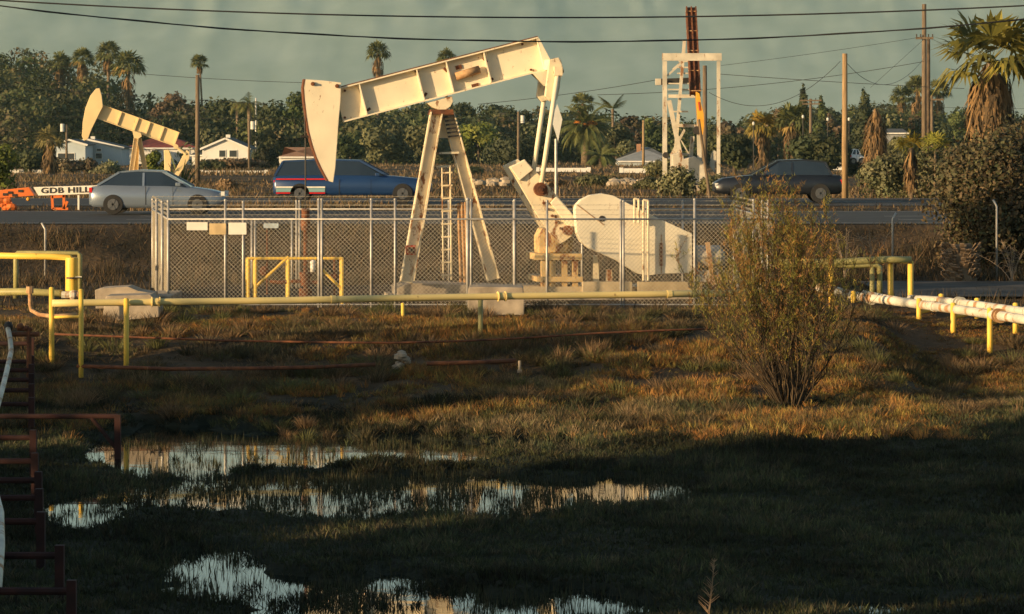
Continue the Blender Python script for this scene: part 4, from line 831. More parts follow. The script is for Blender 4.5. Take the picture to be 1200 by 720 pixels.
# ------------------------------------------------------------------ chain link fence
def chain(mb, A, B, z0, z1, pitch=.098, r=.0042):
    A = Vector(A); B = Vector(B); L0 = (B - A).length; d = (B - A) / L0; H = z1 - z0; n_ = int((L0 + H) / pitch)
    for i in range(n_):
        s0 = i * pitch
        for sg in (1, -1):
            # line: s = c + sg*h
            c = s0 - H if sg > 0 else s0; h0, h1 = 0., H
            if sg > 0: h0 = max(0, -c); h1 = min(H, L0 - c)
            else: h0 = max(0, c - L0); h1 = min(H, c)
            if h1 - h0 < .02: continue
            p = A + d * (c + sg * h0); q = A + d * (c + sg * h1); p.z = z0 + h0; q.z = z0 + h1; mb.tube(p, q, r, n=3, cap=False)
Yf = 75.0; zg = 1.33
def fx(px, Y=Yf): return (px - 600) * Y / F
xL, xR = fx(197), fx(906); zr = HC - (257 - HY) * Yf / F
fence = empty('chain_link_fence', (fx(550), Yf, zg), 'galvanised chain link enclosure with barbed wire around the large pump jack', 'fence')
def post(px, Y, top, r=.030, tz=None, ext=True):
    x_ = fx(px, Y); m = MB(); zt = HC - (top - HY) * Y / F; m.tube((x_, Y, G(x_, Y) - .3), (x_, Y, zt), r, n=10); m.ball((x_, Y, zt), r * 1.25, 8); return m.build('post', M['galv'], fence, True)
for px, top in ((197, 236), (264, 235), (285, 237), (373.5, 234), (377, 234), (435, 234), (463, 234), (548, 234), (552, 235), (603, 235), (641, 236), (727.5, 235), (730.5, 236), (814, 234), (883, 235), (893, 236), (900, 236)):
    post(px, Yf, top, .030 if px not in (548, 728) else .04)
for px, Y, top in ((190, 77.3, 237), (183.5, 80.5, 235), (179, 84.3, 234)): post(px, Y, top, .035)
for px in (295, 299, 342, 347.5, 351, 463, 526, 602, 682, 757, 800, 860): post(px, 84.3, 258 if px in (295, 299, 342) else 236, .03)
c_sl = Vector((fx(197), Yf, 0)); c_bl = Vector((fx(178.5, 84.3), 84.3, 0)); c_br = Vector((fx(862, 84.3), 84.3, 0)); c_fr = Vector((xR, Yf, 0))
m = MB(); chain(m, c_sl, c_fr, zg + .03, zr, .098, .0036); m.build('front_mesh', M['wirem'], fence)
m = MB(); chain(m, c_sl, c_bl, zg + .03, zr, .11, .0046); m.build('side_mesh', M['wirem'], fence)
m = MB(); chain(m, c_bl, c_br, zg + .03, zr, .14, .0018); m.build('back_mesh', M['wirem'], fence)
m = MB(); chain(m, c_fr, c_br, zg + .03, zr, .12, .0042); m.build('side_mesh', M['wirem'], fence)
m = MB()
def rail(m, A, B, z, r): m.tube((A.x, A.y - .04, z), (B.x, B.y - .04, z), r, n=8)
rail(m, c_sl, c_fr, zr, .022); rail(m, c_sl, c_bl, zr, .022); rail(m, c_bl, c_br, zr, .022); rail(m, c_fr, c_br, zr, .022); m.build('top_rail', M['galv'], fence, True)
m = MB(); rail(m, c_sl, c_fr, zg + .07, .014); m.build('bottom_wire', M['galv'], fence)
m = MB()
for k in range(3):
    z = zr + .10 + k * .115
    for A, B in ((c_sl, c_fr), (c_sl, c_bl), (c_bl, c_br), (c_fr, c_br)):
        m.tube((A.x, A.y, z), (B.x, B.y, z), .004, n=4); L0 = (B - A).length
        for t in np.arange(0, L0, .14): p = A.lerp(B, t / L0); m.tube((p.x - .02, p.y, z - .022), (p.x + .02, p.y, z + .022), .003, n=3, cap=False)
m.build('barbed_wire', M['wirem'], fence)
M['sign_white'] = pbr('sign_white', (.72, .68, .58), .5, var=.08, scale=4, rust=.34); M['sign_tan'] = pbr('sign_tan', (.62, .46, .24), .6, var=.2, scale=4); M['sign_blue'] = pbr('sign_pale_blue', (.42, .50, .54), .5, var=.2, scale=4)
for px0, px1, y0, y1, mt, lab, Y in ((219, 243.5, 260.5, 270, 'sign_white', 'blank white rectangular plate wired to the fence, leftmost of four', Yf), (245.5, 265, 262, 275, 'sign_tan', 'tan faded plate wired to the fence beside the left post', Yf), (268, 289, 261, 275, 'sign_white', 'larger pale plate on the fence between two left posts', Yf), (309, 326.5, 262, 267.5, 'sign_blue', 'small pale blue plate on the back of the enclosure', 84.2)):
    m = MB(); a_ = P(px0, y0, Y); b_ = P(px1, y1, Y); m.box(((a_.x + b_.x) / 2, Y - .05, (a_.z + b_.z) / 2), (b_.x - a_.x, .012, a_.z - b_.z)); tag(m.build('sign_plate', M[mt], bevel=.003), lab, 'sign', 'plates on the fence')

# ------------------------------------------------------------------ wellhead, guard rails, pipes
wh = empty('wellhead', (P(357, 0, 77.6).x, 77.6, zg), 'rusty wellhead pipes behind the fence under the horse head', 'wellhead')
def wp(px, py, Y=77.6): return P(px, py, Y)
m = MB(); m.tube(wp(358, 356), wp(358, 246), .05); m.build('stuffing_box_pipe', M['rust'], wh)
for py, r, h in ((250, .10, .22), (262, .12, .2), (268, .10, .1), (322, .15, .12), (328, .12, .3), (343, .16, .2)):
    m = MB(); p = wp(358, py); m.tube(p - Vector((0, 0, h / 2)), p + Vector((0, 0, h / 2)), r, n=14); m.build('flange', M['rust'], wh, bevel=.01)
m = MB(); m.path([wp(358, 330), wp(345, 330), wp(330, 331), wp(316, 330)], .045); m.path([wp(358, 331), wp(372, 331), wp(378, 331)], .04); m.path([wp(313, 345), wp(313, 270)], .02); m.build('flow_line', M['rust'], wh)
m = MB(); m.ball(wp(310, 318), .13); m.build('valve', M['rust'], wh)
m = MB(); m.ball(wp(392.5, 324), .1); m.tube(wp(392, 350), wp(392, 300), .03); m.build('valve', M['rust'], wh)
yr = empty('guard_rail', (P(345, 0, 76.6).x, 76.6, zg), 'yellow pipe guard rail boxed around the rusty wellhead', 'guard rail')
def yp(px, py, Y=76.4): return P(px, py, Y)
for Y in (76.4, 79.6):
    o_ = 0 if Y < 77 else -1.5
    for px in (291, 299.5, 338, 401): m = MB(); a_ = yp(px + o_, 303, Y); m.tube((a_.x, Y, zg - .1), a_, .038); m.build('post', M['yellow'], yr)
    m = MB(); m.tube(yp(290.5 + o_, 303, Y), yp(401.5 + o_, 303, Y), .036); m.build('rail', M['yellow'], yr)
for a_, b_ in (((300, 336), (338, 301)), ((378, 316), (400, 339))): m = MB(); m.tube(yp(*a_), yp(*b_), .034); m.build('brace', M['yellow'], yr)
for px in (291, 401): m = MB(); m.tube(yp(px, 303), P(px - 1, 303, 79.6), .034); m.build('rail', M['yellow'], yr)
m = MB(); p = yp(366.5, 308, 76.2); m.tube(p, p - Vector((0, 0, .22)), .06); m.ball(p, .07); o = m.build('glove', M['white_paint'], None, True); tag(o, 'small pale rag hanging on the yellow rail by the centre gate posts', 'rag'); o.name = 'rag'

def pipeline(name, label, pts, r, mat, cat='pipe', group=None, n=14, couplings=()):
    root = empty(name, Vector((pts[0][0], pts[0][1], G(pts[0][0], pts[0][1]))), label, cat, group)
    m = MB(); m.path(pts, r, n); m.build('pipe', M[mat], root, True)
    tot = 0; nxt = 2.1
    for a_, b_ in zip(pts[:-1], pts[1:]):
        L0 = (b_ - a_).length
        while tot + L0 > nxt and L0 > 1:
            p = a_.lerp(b_, (nxt - tot) / L0); d = (b_ - a_).normalized(); m = MB(); m.tube(p - d * .05, p + d * .05, r * 1.18, n=n)
            if int(nxt * 10) % 2: m.tube(p + d * .07, p + d * .09, r * 1.5, n=n); m.tube(p - d * .09, p - d * .07, r * 1.5, n=n)
            m.build('coupling', M['rust_tan' if 'white' in label and int(nxt * 7) % 3 == 0 else mat], root); nxt += 3.7
        tot += L0
    return root
def sup(root, px, top, Y, r=.045, mat='yellow', depth=.5):
    a_ = P(px, top, Y); m = MB(); m.tube((a_.x, Y, G(a_.x, Y) - depth), a_, r, n=10); m.ball(a_, r, 8, (1, 1, .5)); return m.build('support_post', M[mat], root, True)
zp = HC - (355 - HY) * 65.2 / F
def PZat(px, py, z): Y = (HC - z) * F / (py - HY); return P(px, py, Y)
long_pts = [PZat(61, 355.5, zp), PZat(100, 355, zp), PZat(200, 354, zp), PZat(330, 352.4, zp), PZat(500, 349, zp), PZat(620, 347, zp), PZat(760, 345.2, zp), PZat(905, 343, zp)]
pl_ = pipeline('pipeline', 'long faded yellow pipeline on posts running across in front of the fence', long_pts, .072, 'yellow_faded')
sup(pl_, 60.5, 338, 65.3, .055); sup(pl_, 95, 340, 64.4, .05); sup(pl_, 148, 351, 65.2, .055); sup(pl_, 563, 346, 68.1, .055, 'olive'); sup(pl_, 472, 356, 71.5, .04)
m = MB(); m.tube(P(60, 372, 65.4), P(97, 371, 64.5), .03); m.build('cross_bar', M['yellow'], pl_)
lp = pipeline('pipe_manifold', 'yellow pipe entering from the left edge and turning down into a valve', [P(-40, 299, 77), P(60, 301, 77), P(82, 301.5, 77), P(84, 305, 77), P(84, 342, 77)], .075, 'yellow')
m = MB(); m.tube(P(84, 302, 77), P(84, 341, 77), .15, n=14); m.build('riser', M['yellow'], lp, True, .01)
m = MB(); p = P(86, 346, 76.9); m.ball(p, .13); m.tube(p, p + Vector((0, 0, .42)), .03); m.tube(p + Vector((-.16, 0, .4)), p + Vector((.2, 0, .43)), .025); m.tube(p - Vector((.28, 0, 0)), p + Vector((.12, 0, 0)), .09); m.build('valve', M['pipe_white'], lp)
m = MB(); m.tube(p + Vector((0, 0, .40)), p + Vector((0, 0, .43)), .17, n=14); m.build('hand_wheel', M['dark'], lp)
of = empty('pipe_hoop', (P(20, 0, 79).x, 79, zg), 'olive green pipe hoop standing behind the yellow pipe at the left', 'pipe')
m = MB(); m.path([P(18.5, 350, 79), P(18.5, 299, 79), P(20, 297, 79), P(91, 297, 79), P(93.5, 299, 79), P(93.5, 352, 79)], .062); m.build('pipe', M['olive'], of, True)
m = MB(); m.path([P(-30, 343, 77.5), P(30, 342, 77.5), P(72, 344, 77)], .09, 12); tag(m.build('pipe', M['olive'], None, True), 'thick olive pipe low to the ground at the left edge', 'pipe')
rp_ = pipeline('rusty_standpipe', 'short rusty standpipe with elbow left of the long yellow pipeline', [P(35, 337, 69), P(35.5, 358, 69), P(37, 364, 69), P(46, 369, 68.5), P(62, 371, 68), P(90, 369, 68)], .045, 'rust_tan')
m = MB(); m.tube(P(35, 336, 69), P(35, 344, 69), .08); m.build('cap', M['rust_tan'], rp_)
# concrete blocks left
for k, (pr, Y, lab) in enumerate((([(111, 340), (119, 338), (150, 336), (162, 341), (180, 344), (180, 362), (112, 362)], 73.5, 'pale concrete block, rear one of the pair left of the fence corner'), ([(124, 347), (176, 345.5), (186, 355), (186, 372), (119, 378)], 70.2, 'pale concrete block, front one of the pair behind the yellow pipeline'))):
    m = MB(); q = [P(a_, b_, Y) for a_, b_ in pr]; m.prism(q, [p + Vector((0, .9, 0)) for p in q]); tag(m.build('concrete_block', M['concrete'], bevel=.02), lab, 'concrete block')
q = [P(a_, b_, 72.4) for a_, b_ in ((549, 337), (560, 336), (613, 337), (615, 352), (614, 372), (548, 372), (548, 350))]; m = MB(); m.prism(q, [p + Vector((0, 1.1, 0)) for p in q]); tag(m.build('concrete_block', M['concrete'], bevel=.03), 'cracked tan concrete block just outside the fence under the samson post', 'concrete block')
q = [P(a_, b_, 74) for a_, b_ in ((170, 347), (200, 347), (200, 358), (166, 358))]; m = MB(); m.prism(q, [p + Vector((0, 2.5, 0)) for p in q]); tag(m.build('concrete_slab', M['concrete'], bevel=.02), 'low concrete slab under the left fence corner posts', 'concrete block')
# right pipework
rf = empty('pipe_rack', (P(1010, 0, 79).x, 79, zg), 'olive topped pipe rack on yellow uprights beside the access road', 'pipe')
m = MB(); m.path([P(912, 308, 77), P(980, 307.5, 77), P(1040, 304.5, 77), P(1068, 305, 77)], .085, 12); m.build('pipe', M['olive'], rf, True)
m = MB(); m.path([P(905, 310, 78.5), P(1000, 311, 78.5), P(1027, 311, 78.5), P(1030.5, 313, 78.5), P(1031, 350, 78.5)], .07, 12); m.build('pipe', M['olive'], rf, True)
for px, top, Y, mt in ((974, 304, 74.8, 'yellow_rust'), (1022, 311, 78.5, 'olive'), (1043.5, 306, 77.1, 'yellow'), (1067, 307, 77.1, 'yellow')): sup(rf, px, top, Y, .07 if px != 1022 else .06, mt)
wpz = 1.46
w1 = [PZat(960, 337, wpz + .25), PZat(985, 342.5, wpz + .1), PZat(1010, 348.5, wpz), PZat(1070, 356, wpz), PZat(1130, 364, wpz), PZat(1200, 374.5, wpz), PZat(1260, 384, wpz)]
w2 = [PZat(1066, 350.5, wpz), PZat(1100, 352.5, wpz), PZat(1150, 358.5, wpz), PZat(1200, 365.5, wpz), PZat(1260, 374, wpz)]
p1 = pipeline('pipeline', 'thick white pipe on yellow H supports, nearer of the pair on the right', w1, .105, 'pipe_white')
p2 = pipeline('pipeline', 'white pipe on yellow H supports, farther of the pair on the right', w2, .10, 'pipe_white')
m = MB(); m.path([PZat(1012, 342.5, 1.55), PZat(1040, 348, 1.5), PZat(1066, 352, 1.46)], .045); tag(m.build('pipe', M['pipe_white'], None, True), 'thin white pipe joining the farther white pipeline by the access road', 'pipe')
def Yon(pts, px):
    for a_, b_ in zip(pts[:-1], pts[1:]):
        pa_, pb2 = 600 + a_.x / a_.y * F, 600 + b_.x / b_.y * F
        if pa_ <= px <= pb2: t = (px - pa_) / (pb2 - pa_); return a_.y + (b_.y - a_.y) * t
    return pts[-1].y
for i, (px, bx, lab) in enumerate(((1000, 1022, 'yellow H shaped pipe support, first and farthest beside the shrub'), (1077, 1103, 'yellow H shaped pipe support, second from the shrub, by the rack foot'), (1117, 1145, 'yellow H shaped pipe support, third from the shrub'), (1160, 1190, 'yellow H shaped pipe support, nearest one at the right edge'), (1212, 1240, 'yellow H shaped pipe support just beyond the right edge'))):
    Ya = Yon(w1, px) - .16; Yb = Ya + 2.0; xa = P(px, 0, Ya).x; xb = P(bx, 0, Yb).x
    s_ = empty('pipe_support', (xa, Ya, G(xa, Ya)), lab, 'pipe support', 'yellow supports under the white pipes')
    for x_, Y in ((xa, Ya), (xb, Yb)): m = MB(); m.tube((x_, Y, G(x_, Y) - .3), (x_, Y, wpz + .13), .062, n=10); m.ball((x_, Y, wpz + .13), .062, 8, (1, 1, .4)); m.build('post', M['yellow'], s_, True)
    m = MB(); m.tube((xa, Ya, wpz - .17), (xb, Yb, wpz - .17), .055, n=10); m.build('cross_bar', M['yellow'], s_, True)
# bent arm fence posts, stump, poles of old fence
def bentpost(px, top, base, Y, lab, bend=-1):
    x_ = P(px, 0, Y).x; zt = HC - (top + 7 - HY) * Y / F; m = MB(); m.path([(x_, Y, G(x_, Y) - .3), (x_, Y, zt), (x_ + bend * .10, Y, zt + .18)], .03, 8); tag(m.build('fence_post', M['galv'], None, True), lab, 'post', 'old fence posts')
bentpost(1168, 235, 308, 88, 'thin metal post with bent top in front of the right bush'); bentpost(1046, 250, 330, 88, 'thin metal post with bent top behind the olive pipe rack', 1); bentpost(53, 262, 335, 88, 'thin rusty post with bent top on the bank behind the left pipes')
bentpost(1175, 318, 350, 84, 'short post at the right end of the access road') if False else None
def stump():
    b_ = Vector(at(1126, 87.5)); m = MB(); rs = np.random.default_rng(3)
    m.path([b_ - Vector((0, 0, .2)), b_ + Vector((0, 0, .3)), b_ + Vector((-.05, 0, .75)), b_ + Vector((-.08, 0, 1.0))], [.46, .43, .42, .36], 12); root = empty('palm_stump', b_, 'cut palm stump with rough leaf bases beyond the access road', 'stump'); m.build('trunk', M['palm_bark'], root)
    m = MB()
    for i in range(150):
        a = rs.random() * 6.28; z = rs.random() * .98; p = b_ + Vector((math.cos(a) * .42, math.sin(a) * .42, z)); m.beam(p, p + Vector((math.cos(a) * .12, math.sin(a) * .12, .12)), .12, .03, (-math.sin(a), math.cos(a), 0))
    m.build('leaf_bases', M['stump'], root)
M['stump'] = pbr('stump_bark', (.26, .18, .11), .9, var=.4, scale=6)
stump()
# rust lines on the slope
def lowline(name, lab, pts, r, mat='rust_red', lift=.16):
    q = []
    for px, py in pts: a_ = ong(px, py + 3); q.append(a_ + Vector((0, 0, lift)))
    m = MB(); m.path(q, r, 8); tag(m.build(name, M[mat], None, True), lab, 'pipe', 'old rusty flow lines on the slope')
lowline('flow_line', 'long thin rusty line crossing the slope, uppermost of the three', [(60, 409), (140, 412), (260, 416), (380, 418), (460, 418.5), (540, 417), (610, 413.5), (700, 408), (780, 404), (850, 402)], .022, 'rust', .34)
lowline('flow_line', 'short rusty line low in the scrub on the left half of the slope', [(90, 440), (200, 443), (300, 442), (370, 441), (440, 438)], .04, 'rust', .22)
lowline('flow_line', 'short rusty line low in the scrub near the slope middle', [(500, 437), (550, 436), (604, 433)], .045, 'rust', .22)
m = MB(); b_ = ong(609, 437); m.tube(b_ - Vector((0, 0, .2)), b_ + Vector((0, 0, .24)), .03); m.box(b_ + Vector((0, 0, .02)), (.1, .1, .08)); tag(m.build('marker_post', M['concrete']), 'short pale stake at the end of the rusty flow line', 'post')
m = MB(); b_ = ong(471, 434); rs = np.random.default_rng(8)
for i in range(9): m.ball(b_ + Vector((rs.normal() * .07, rs.normal() * .05, .06 + .035 * i)), .07 + .04 * rs.random(), 7, (1.2, 1, .8))
tag(m.build('stone_pile', M['concrete']), 'small pile of pale stones propping up the thin rusty line', 'stones')
# rusty H frames along the left edge
def hframe(px, top, Y, lab, w_=.09, brace=False, x0=-30, r=None):
    a_ = P(px, top, Y); s_ = empty('pipe_support', (a_.x, Y, G(a_.x, Y)), lab, 'pipe support', 'rusty supports at the left edge'); xb = P(x0, 0, Y).x
    for x_ in (a_.x, xb): m = MB(); m.beam((x_, Y, G(x_, Y) - .4), (x_, Y, a_.z), w_ * 1.2, w_ * 1.2, (0, 1, 0)); m.build('post', M['rust_red'], s_)
    zb = a_.z - (.12 if not brace else .03); m = MB(); m.tube((xb, Y, zb), (a_.x, Y, zb), w_ * .5, n=8); m.build('cross_bar', M['rust_red'], s_)
    if brace: m = MB(); m.tube((a_.x - .45, Y, zb), (a_.x - .02, Y, zb - .55), .035); m.build('brace', M['rust_red'], s_)
for px, top, Y, lab in ((84, 680, 34.6, 'rusty pipe support nearest to the camera at the lower left corner'), (70, 639, 36.8, 'rusty pipe support second from the lower left corner'), (48, 600, 39.6, 'rusty pipe support third from the lower left corner'), (46, 573, 42.2, 'rusty pipe support fourth from the lower left corner'), (45, 553, 44.4, 'rusty pipe support in the middle of the left row, above the fourth'), (41, 531, 46.8, 'rusty pipe support just above the middle of the left row'), (39, 504, 49.6, 'rusty pipe support below the wide red bar at the left'), (37, 466, 57.5, 'rusty pipe support just above the wide red bar at the left'), (37, 450, 59.5, 'rusty pipe support second above the wide red bar'), (37, 438, 61.2, 'rusty pipe support third above the wide red bar'), (37, 427, 62.8, 'rusty pipe support fourth above the wide red bar'), (37, 417, 64.2, 'rusty pipe support fifth above the wide red bar'), (37, 396, 65.4, 'rusty pipe support farthest up the left row beside the black valve')): hframe(px, top, Y, lab, .085)
hframe(138, 486, 53.6, 'wide red brown bar on a post with diagonal brace at the left', .085, True)
m = MB(); m.path([P(9, 384, 63), P(12, 398, 62.5), P(13, 412, 62), P(8, 435, 60), P(3, 455, 58), P(-4, 480, 56)], .05, 10); wpv = m.build('hose', M['pipe_white'], None, True); tag(wpv, 'curved white pipe rising along the upper left rusty supports', 'pipe')
m = MB(); m.path([P(-8, 570, 40), P(0, 600, 39), P(1, 640, 37), P(-3, 690, 35)], .05, 10); tag(m.build('hose', M['pipe_white'], None, True), 'white curved pipe cut by the left edge low in the frame', 'pipe')
vv = empty('valve_assembly', P(20, 400, 63), 'black and rusty valve group on top of the curved white pipe', 'valve')
m = MB(); m.ball(P(10, 383, 63), .09, 10, (1, 1, 1.2)); m.tube(P(10, 378, 63), P(10, 386, 63), .07); m.build('black_cap', M['dark'], vv, True)
m = MB(); m.tube(P(6, 392, 63), P(46, 392, 63), .045); m.tube(P(34, 384, 63), P(34, 470, 63), .05); m.ball(P(24, 383, 63), .07); m.ball(P(31, 385, 63), .06); m.tube(P(20, 386, 63), P(38, 386, 63), .03); m.build('rusty_pipes', M['rust'], vv)
# ------------------------------------------------------------------ vehicles (at rest on the highway)
M['car_silver'] = pbr('silver_car_paint', (.17, .21, .26), .25, .35, var=.03, spec=.6); M['car_blue'] = pbr('blue_car_paint', (.012, .038, .11), .3, .1, var=.03, spec=.6); M['car_black'] = pbr('black_car_paint', (.008, .010, .014), .35, 0, var=.03, spec=.6)
M['glass'] = pbr('car_glass', (.012, .018, .022), .12, var=.05, spec=.8); M['rubber'] = M['black']; M['alloy'] = pbr('alloy_rim', (.16, .16, .16), .35, .7, var=.05)
M['redlens'] = pbr('red_lens', (.5, .02, .02), .2, var=.05); M['clearlens'] = pbr('clear_lens', (.6, .6, .55), .15, var=.05); M['teal'] = pbr('teal_streak', (.18, .30, .30), .4, var=.05)
def loft(mb, secs):
    n_ = len(secs[0]); vs = [p for s_ in secs for p in s_]; fs = []
    for k in range(len(secs) - 1):
        for i in range(n_): j = (i + 1) % n_; fs.append((k * n_ + i, k * n_ + j, (k + 1) * n_ + j, (k + 1) * n_ + i))
    fs.append(tuple(range(n_))); fs.append(tuple(range(len(vs) - 1, len(vs) - n_ - 1, -1))); mb.add(vs, fs)
def car(px0, px1, Y, paint, label, body, cabin, H, nose=1, width=1.8, wheels=(.18, .80), wr=.33, kind='car', zg_=2.69):
    x0, x1 = (px0 - 600) * Y / F, (px1 - 600) * Y / F; L0 = x1 - x0; z0 = zg_; name = 'car' if kind == 'car' else kind
    root = empty(name, ((x0 + x1) / 2, Y, z0), label, kind, 'vehicles on the highway')
    X = lambda t: (x0 + L0 * t) if nose > 0 else (x1 - L0 * t)
    hw = width / 2
    def sec(t, zb, zt, k=1.0, kt=.9): return [Vector((X(t), Y + a * hw * k * m_, z0 + z)) for a, m_, z in ((-1, .94, zb), (-1, 1, zb + .12), (-1, 1, (zb + zt) / 2 + .08), (-1, kt, zt), (1, kt, zt), (1, 1, (zb + zt) / 2 + .08), (1, 1, zb + .12), (1, .94, zb))]
    m = MB(); loft(m, [sec(*s_) for s_ in body]); m.build('body', M[paint], root, True, .0)
    def csec(t, zb, zt, kb=.86, kt=.74): return [Vector((X(t), Y + a * hw * k, z0 + z)) for a, k, z in ((-1, kb, zb), (-1, kt, zt), (1, kt, zt), (1, kb, zb))]
    m = MB(); loft(m, [csec(*s_) for s_ in cabin]); m.build('windows', M['glass'], root)
    tops = [s_ for s_ in cabin if s_[2] > H - .12]; m = MB(); loft(m, [[Vector((X(t), Y + a * hw * .745, z0 + zt + dz)) for a, dz in ((-1, -.02), (-1, .03), (1, .03), (1, -.02))] for t, zb, zt in tops]); rf_ = m.build('roof', M[paint], root)
    for k in range(len(cabin) - 1):
        for sgn in (-1, 1):
            a_, b_ = cabin[k], cabin[k + 1]
            if abs(a_[2] - b_[2]) > .12: m = MB(); m.beam((X(a_[0]), Y + sgn * hw * (.87 if a_[2] < b_[2] else .75), z0 + a_[2]), (X(b_[0]), Y + sgn * hw * (.75 if a_[2] < b_[2] else .87), z0 + b_[2]), .05, .07); m.build('pillar', M[paint], root)
    t_mid = (cabin[0][0] + cabin[-1][0]) / 2
    for sgn in (-1, 1): m = MB(); m.beam((X(t_mid), Y + sgn * hw * .87, z0 + cabin[1][1]), (X(t_mid), Y + sgn * hw * .75, z0 + H - .02), .05, .07); m.build('pillar', M[paint], root)
    for t in wheels:
        for sgn in (-1, 1):
            c = Vector((X(t), Y + sgn * (hw - .10), z0 + wr)); m = MB(); m.tube(c - Vector((0, .10, 0)), c + Vector((0, .13 if sgn > 0 else .10, 0)), wr, n=22); m.tube(c + Vector((0, sgn * .11, 0)), c + Vector((0, sgn * .125, 0)), wr * .98, n=22); wo = m.build('wheel', M['rubber'], root, bevel=.01)
            m = MB(); m.tube(c + Vector((0, sgn * .126, 0)), c + Vector((0, sgn * .14, 0)), wr * .55, n=16)
            for q in range(5): g = q * 1.257; m.beam(c + Vector((0, sgn * .145, 0)), c + Vector((math.cos(g) * wr * .55, sgn * .145, math.sin(g) * wr * .55)), .02, .06)
            m.build('rim', M['alloy'], wo)
    for sgn in (-1, 1):
        m = MB(); m.box((X(.985), Y + sgn * hw * .72, z0 + .68), (.12, .30, .14)); m.build('headlight', M['clearlens'], root)
        m = MB(); m.box((X(.012), Y + sgn * hw * .78, z0 + .80), (.10, .26, .16)); m.build('tail_light', M['redlens'], root)
    m = MB(); m.box((X(.42), Y - hw - .004, z0 + .62), (L0 * .002 + .012, .01, .6)); m.box((X(.62), Y - hw - .004, z0 + .62), (.012, .01, .6)); m.build('door_seam', M['black'], root)
    m = MB(); m.box((X(.66), Y - hw * 1.05, z0 + cabin[0][1] + .06), (.16, .14, .12)); m.build('wing_mirror', M[paint], root, bevel=.02)
    return root, X
sedan_body = [(0, .34, .86, .86), (.03, .26, .92, .96), (.12, .24, .96, 1), (.3, .22, .94, 1), (.55, .22, .93, 1), (.72, .22, .90, 1), (.88, .24, .80, .98), (.97, .28, .70, .9), (1, .36, .60, .8)]
car(108, 266, 106, 'car_silver', 'silver blue sedan on the near lanes at the left', sedan_body, [(.06, .93, .95), (.22, .92, 1.38), (.36, .90, 1.43), (.54, .90, 1.40), (.74, .86, .90)], 1.38)
suv = [(0, .42, .98, .9), (.02, .34, 1.04, .97), (.2, .32, 1.06, 1), (.5, .32, 1.06, 1), (.70, .32, 1.04, 1), (.76, .32, 1.02, 1), (.93, .34, .92, .97), (.985, .38, .78, .9), (1, .44, .70, .84)]
r_, X_ = car(322, 506, 121, 'car_blue', 'long dark blue sport utility vehicle with painted tail light streaks at the rear under the horse head', suv, [(.01, 1.03, 1.05), (.06, 1.03, 1.58), (.3, 1.03, 1.64), (.55, 1.03, 1.60), (.72, 1.0, 1.05)], 1.58, width=1.95, wheels=(.17, .82), wr=.38, kind='suv')
for zz, mt in ((.92, 'redlens'), (.62, 'sign_white'), (.40, 'redlens'), (.51, 'teal')):  # motion blur streaks of tail lights and backdrop, painted as bars on the flank
    m = MB(); a_ = X_(.02); b_ = X_(.33); m.box(((a_ + b_) / 2, 121 - .99, 2.69 + zz), (b_ - a_, .02, .05 if mt != 'teal' else .14)); m.build('blur_streak', M[mt], r_)
car(836, 984, 122, 'car_black', 'black pickup like car on the far lanes behind the wispy shrub', suv, [(.08, 1.03, 1.05), (.13, 1.03, 1.54), (.3, 1.03, 1.62), (.50, 1.03, 1.58), (.70, 1.0, 1.05)], 1.54, nose=-1, width=1.9, wheels=(.17, .80), wr=.37, kind='suv')
# ------------------------------------------------------------------ sign and orange equipment on the median
Ym = 112.0
sg_ = empty('sign_board', (P(72, 0, Ym).x, Ym, G(P(72, 0, Ym).x, Ym)), 'white lettered beam sign reading GDB HILL on orange legs beside the highway', 'sign')
q = [P(a_, b_, Ym) for a_, b_ in ((39, 219.5), (150, 216.5), (150, 226), (45, 229.5))]; m = MB(); m.prism(q, [p + Vector((0, .25, 0)) for p in q]); m.build('board', M['sign_white'], sg_, bevel=.01)
tcu = bpy.data.curves.new('lettering', 'FONT'); tcu.body = 'GDB HILL'; tcu.size = .33; tcu.extrude = .006; tcu.offset = .008; tcu.space_character = 1.08
to = bpy.data.objects.new('lettering_tmp', tcu); sc.collection.objects.link(to); bpy.context.view_layer.update()
me = bpy.data.meshes.new_from_object(to.evaluated_get(bpy.context.evaluated_depsgraph_get())); bpy.data.objects.remove(to)
xs_ = [v.co.x for v in me.vertices]; wid = max(xs_) - min(xs_); want = P(105, 0, Ym).x - P(48, 0, Ym).x; hgt = max(v.co.y for v in me.vertices); hw_ = P(0, 219.8, Ym).z - P(0, 226.2, Ym).z
me.materials.clear(); lo = link('lettering', me, M['dark'], sg_); me.transform(Matrix.Diagonal((want / wid, hw_ / hgt, 1, 1))); me.transform(Matrix.Rotation(R(90), 4, 'X')); me.transform(Matrix.Rotation(R(-1.2), 4, 'Y'))
lo.location = Vector((P(48, 0, Ym).x, Ym - .012, P(0, 226.6, Ym).z)) - Vector(sg_.location)
m = MB()
for a_, b_ in (((61, 229), (62, 245)), ((75, 229), (75, 245)), ((61, 231), (76, 230)), ((79, 236), (75, 245)), ((62, 245), (80, 245))): m.beam(P(*a_, Ym + .1), P(*b_, Ym + .1), .1, .09)
m.build('stand', M['orange'], sg_); m = MB(); m.beam(P(92, 229, Ym), P(92, 246, Ym), .06, .06); m.build('leg', M['sign_white'], sg_)
oe = empty('orange_machine', (P(15, 0, Ym).x, Ym, G(P(15, 0, Ym).x, Ym)), 'orange steel boom and hitch of road equipment at the left edge', 'machine')
q = [P(a_, b_, Ym) for a_, b_ in ((-20, 224), (0, 223), (34, 219.5), (40.5, 229.5), (5, 232), (-20, 233))]; m = MB(); m.prism(q, [p + Vector((0, .4, 0)) for p in q]); m.build('boom', M['orange'], oe, bevel=.02)
m = MB()
